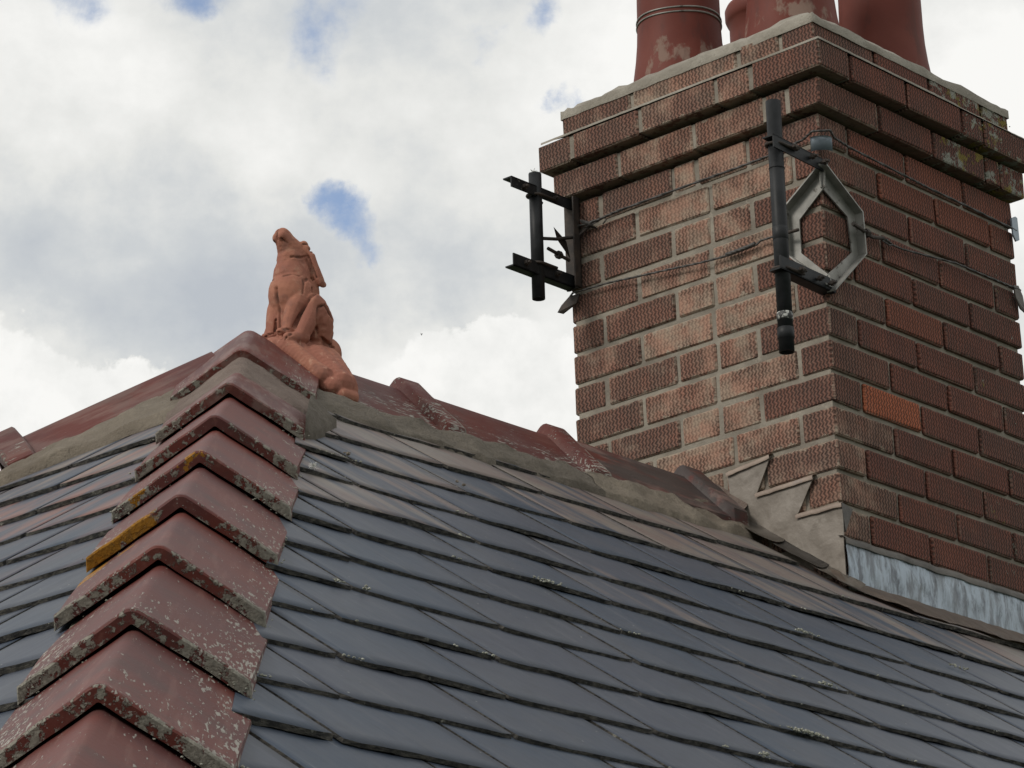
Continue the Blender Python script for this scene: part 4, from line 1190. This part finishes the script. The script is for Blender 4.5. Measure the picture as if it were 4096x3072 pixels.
    limb([((.01, .135, -.080), .014), ((-.015, .135, -.080), .014), ((-.032, .120, -.068), .013)])
    ball(-.074, .010, .054, .031, .030, .034); ball(-.066, .02, .036, .032, .024, .026); ball(-.100, 0, .040, .02, .02, .016)
    me = bpy.data.meshes.new('hound_body'); bm.to_mesh(me); bm.free()
    o = bpy.data.objects.new('hound_body', me); COL.objects.link(o)
    md = o.modifiers.new('r', 'REMESH'); md.mode = 'VOXEL'; md.voxel_size = .0014; md.adaptivity = 0
    ms = o.modifiers.new('s', 'SMOOTH'); ms.factor = .5; ms.iterations = 12
    dg = bpy.context.evaluated_depsgraph_get(); ev = o.evaluated_get(dg)
    nm = bpy.data.meshes.new_from_object(ev); o.modifiers.clear(); o.data = nm; nm.name = 'hound_body'; bpy.data.meshes.remove(me)
    # carved lines
    grooves = []
    for s in (1, -1):
        grooves += [([(-.030, s*.052, .106), (-.012, s*.058, .126), (.002, s*.054, .118), (.004, s*.049, .095), (-.002, s*.046, .070)], .0032, .0045),
                    ([(.000, s*.040, .162), (-.002, s*.046, .150), (.010, s*.042, .134), (.022, s*.036, .105), (.034, s*.030, .076)], .0030, .0050),
                    ([(.006, s*.040, .196), (.022, s*.030, .184), (.034, s*.010, .182)], .0018, .0020),
                    ([(-.006, s*.026, .238), (.008, s*.026, .228), (.022, s*.014, .226)], .0024, .0030),
                    ([(.004, s*.036, .184), (.016, s*.036, .176), (.020, s*.036, .146)], .0020, .0024),
                    ([(-.006, s*.022, .244), (.000, s*.030, .226), (-.004, s*.034, .206), (-.008, s*.037, .188)], .0028, .0046),
                    ([(.040, s*.022, .068), (.058, s*.018, .060)], .0018, .0034), ([(.040, s*.012, .070), (.058, s*.011, .060)], .0018, .0034),
                    ([(.046, s*.036, .052), (.060, s*.036, .042)], .0018, .0034), ([(.046, s*.028, .054), (.060, s*.028, .044)], .0018, .0034),
                    ([(-.012, s*.046, .062), (-.030, s*.042, .056), (-.052, s*.036, .060)], .0032, .0050),
                    ([(.024, s*.010, .254), (.038, s*.008, .264)], .0016, .0022), ([(-.006, s*.025, .2595), (.004, s*.022, .2575)], .0014, .0024)]
    grooves += [([(.040, 0, .160), (.042, 0, .12), (.042, 0, .08)], .0036, .0050), ([(.040, 0, .262), (.041, 0, .275), (.034, 0, .286)], .0016, .0022)]
    segs = []
    for pts, w_, dep in grooves:
        P = [W(p[0]*1.22, p[1]*1.22, p[2]) for p in pts]
        for a, b in zip(P[:-1], P[1:]): segs.append((a, b, w_, dep))
    at = nm.attributes.new('groove_tone', 'FLOAT', 'POINT'); nv = len(nm.vertices); val = [0.0]*nv; newco = []
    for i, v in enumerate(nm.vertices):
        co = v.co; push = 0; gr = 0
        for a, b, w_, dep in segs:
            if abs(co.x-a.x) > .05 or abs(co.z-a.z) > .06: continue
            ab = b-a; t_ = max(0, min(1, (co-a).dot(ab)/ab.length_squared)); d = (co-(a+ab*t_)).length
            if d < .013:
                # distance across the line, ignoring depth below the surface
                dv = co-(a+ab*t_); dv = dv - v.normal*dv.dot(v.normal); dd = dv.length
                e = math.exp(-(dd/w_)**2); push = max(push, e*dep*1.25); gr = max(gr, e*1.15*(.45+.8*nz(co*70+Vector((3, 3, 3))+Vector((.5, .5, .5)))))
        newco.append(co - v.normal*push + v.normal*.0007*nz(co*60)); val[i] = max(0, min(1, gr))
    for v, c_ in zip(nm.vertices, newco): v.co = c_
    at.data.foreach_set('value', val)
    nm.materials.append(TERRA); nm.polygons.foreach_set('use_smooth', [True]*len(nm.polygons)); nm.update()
    o.parent = F
    return F
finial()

# ------------------------------------------------------------------ lichens, down and crumbs on the roof
LUMPS = ((-.248, 1.760, 110, .020), (-.316, 1.224, 34, .020), (1.141, .965, 20, .02), (-1.096, 1.582, 14, .004), (-1.04, 1.582, 8, .003), (.55, 1.05, 30, .015), (.20, 1.41, 24, .012), (-.55, 1.94, 16, .008))
pts = []
for j, s in enumerate(FS[2:14]):
    for _ in range(16):
        r = random.uniform(-2.0, 2.4); se = s - warp(s)*(r+.2)
        if r > -s*.82/HK+.16 and random.random() < .5 and not (r > 1.3 and se < .65):
            c_ = front(r, se-.002, .011)
            for q in range(random.randint(1, 7)): pts.append(c_ + RV*random.gauss(0, .010) + dR*random.gauss(0, .002))
for (r_, s_, n_, w_) in ((.0, 0, 0, 0),)+LUMPS:
    for _ in range(n_): pts.append(front(r_+random.gauss(0, w_), s_+random.gauss(0, .003), .013+random.random()*.004))
crumbs('lichen', pts, LICH, roof, .0010, .0028)
pts = []
for d in [x*.012 for x in range(40, 330)]:
    if nz((d*7, 1, 1)) > .12 and random.random() < .8: pts += [A0 + hx*(d+random.gauss(0, .003)) + armF*(.131+random.uniform(0, .007)) + nR*random.uniform(.004, .012) for _ in range(3)]
crumbs('lichen', pts, LICH, roof, .0008, .0022)
pts = []
for i, d in enumerate(LIPS):
    for _ in range(46):
        side = random.random() < .55; w_ = random.uniform(.03, .142)**1.0
        if random.random() < w_/.14: pts.append(A0 + hx*(d+.001) + (armF if side else armE)*w_ + (nR if side else nH)*random.uniform(.004, .022) )
crumbs('lichen', pts, LICH, roof, .0008, .0022)
pts = [front(.02+random.gauss(0, .004), .62+random.gauss(0, .004), .014) for _ in range(3)] + [front(-.30+random.gauss(0, .01), .66+random.gauss(0, .006), .014) for _ in range(4)]
crumbs('mortar_crumbs', pts, MORT_R, roof, .002, .0045)

# down caught beside the hip
bm = bmesh.new(); c_ = A0 + hx*1.02 + armF*.155 + nR*.018
for _ in range(90):
    d = Vector((random.gauss(0, 1), random.gauss(0, 1), random.gauss(0, .6))).normalized()*random.uniform(.003, .013)
    tube(bm, [c_, c_ + d*.5 + UP*random.uniform(-.003, .003), c_+d], .00022, 3, False)
o = link('feather', bm_mesh('feather', bm, WHITEF)); tag(o, 'tuft of white down caught beside the hip tiles', 'feather')

# a far-off bird
def bird():
    D = Vector((-.02598, .94105, .33726)); c_ = Vector((0, 0, CAMZ)) + D*90
    o = empty('bird', c_, .6); o.scale = (.42, .42, .42); tag(o, 'tiny dark bird flying far off in front of the clouds', 'bird')
    bm = bmesh.new()
    tube(bm, [(-.05, 0, .10), (-.02, 0, .05), (0, 0, 0), (.02, 0, -.05), (.03, 0, -.09)], [.004, .014, .018, .010, .003], 8)
    body = link('body', bm_mesh('body', bm, BLACK, True)); body.parent = o
    for s in (1, -1):
        bm = bmesh.new(); v = [bm.verts.new(p) for p in ((0, s*.01, .03), (.01, s*.06, .05), (.05, s*.12, .02), (.02, s*.05, -.01), (0, s*.01, -.02))]
        bm.faces.new(v); bmesh.ops.solidify(bm, geom=bm.faces[:], thickness=.003)
        w_ = link('wing', bm_mesh('wing', bm, BLACK)); w_.parent = o
bird()
print('objects', len(SC.objects))
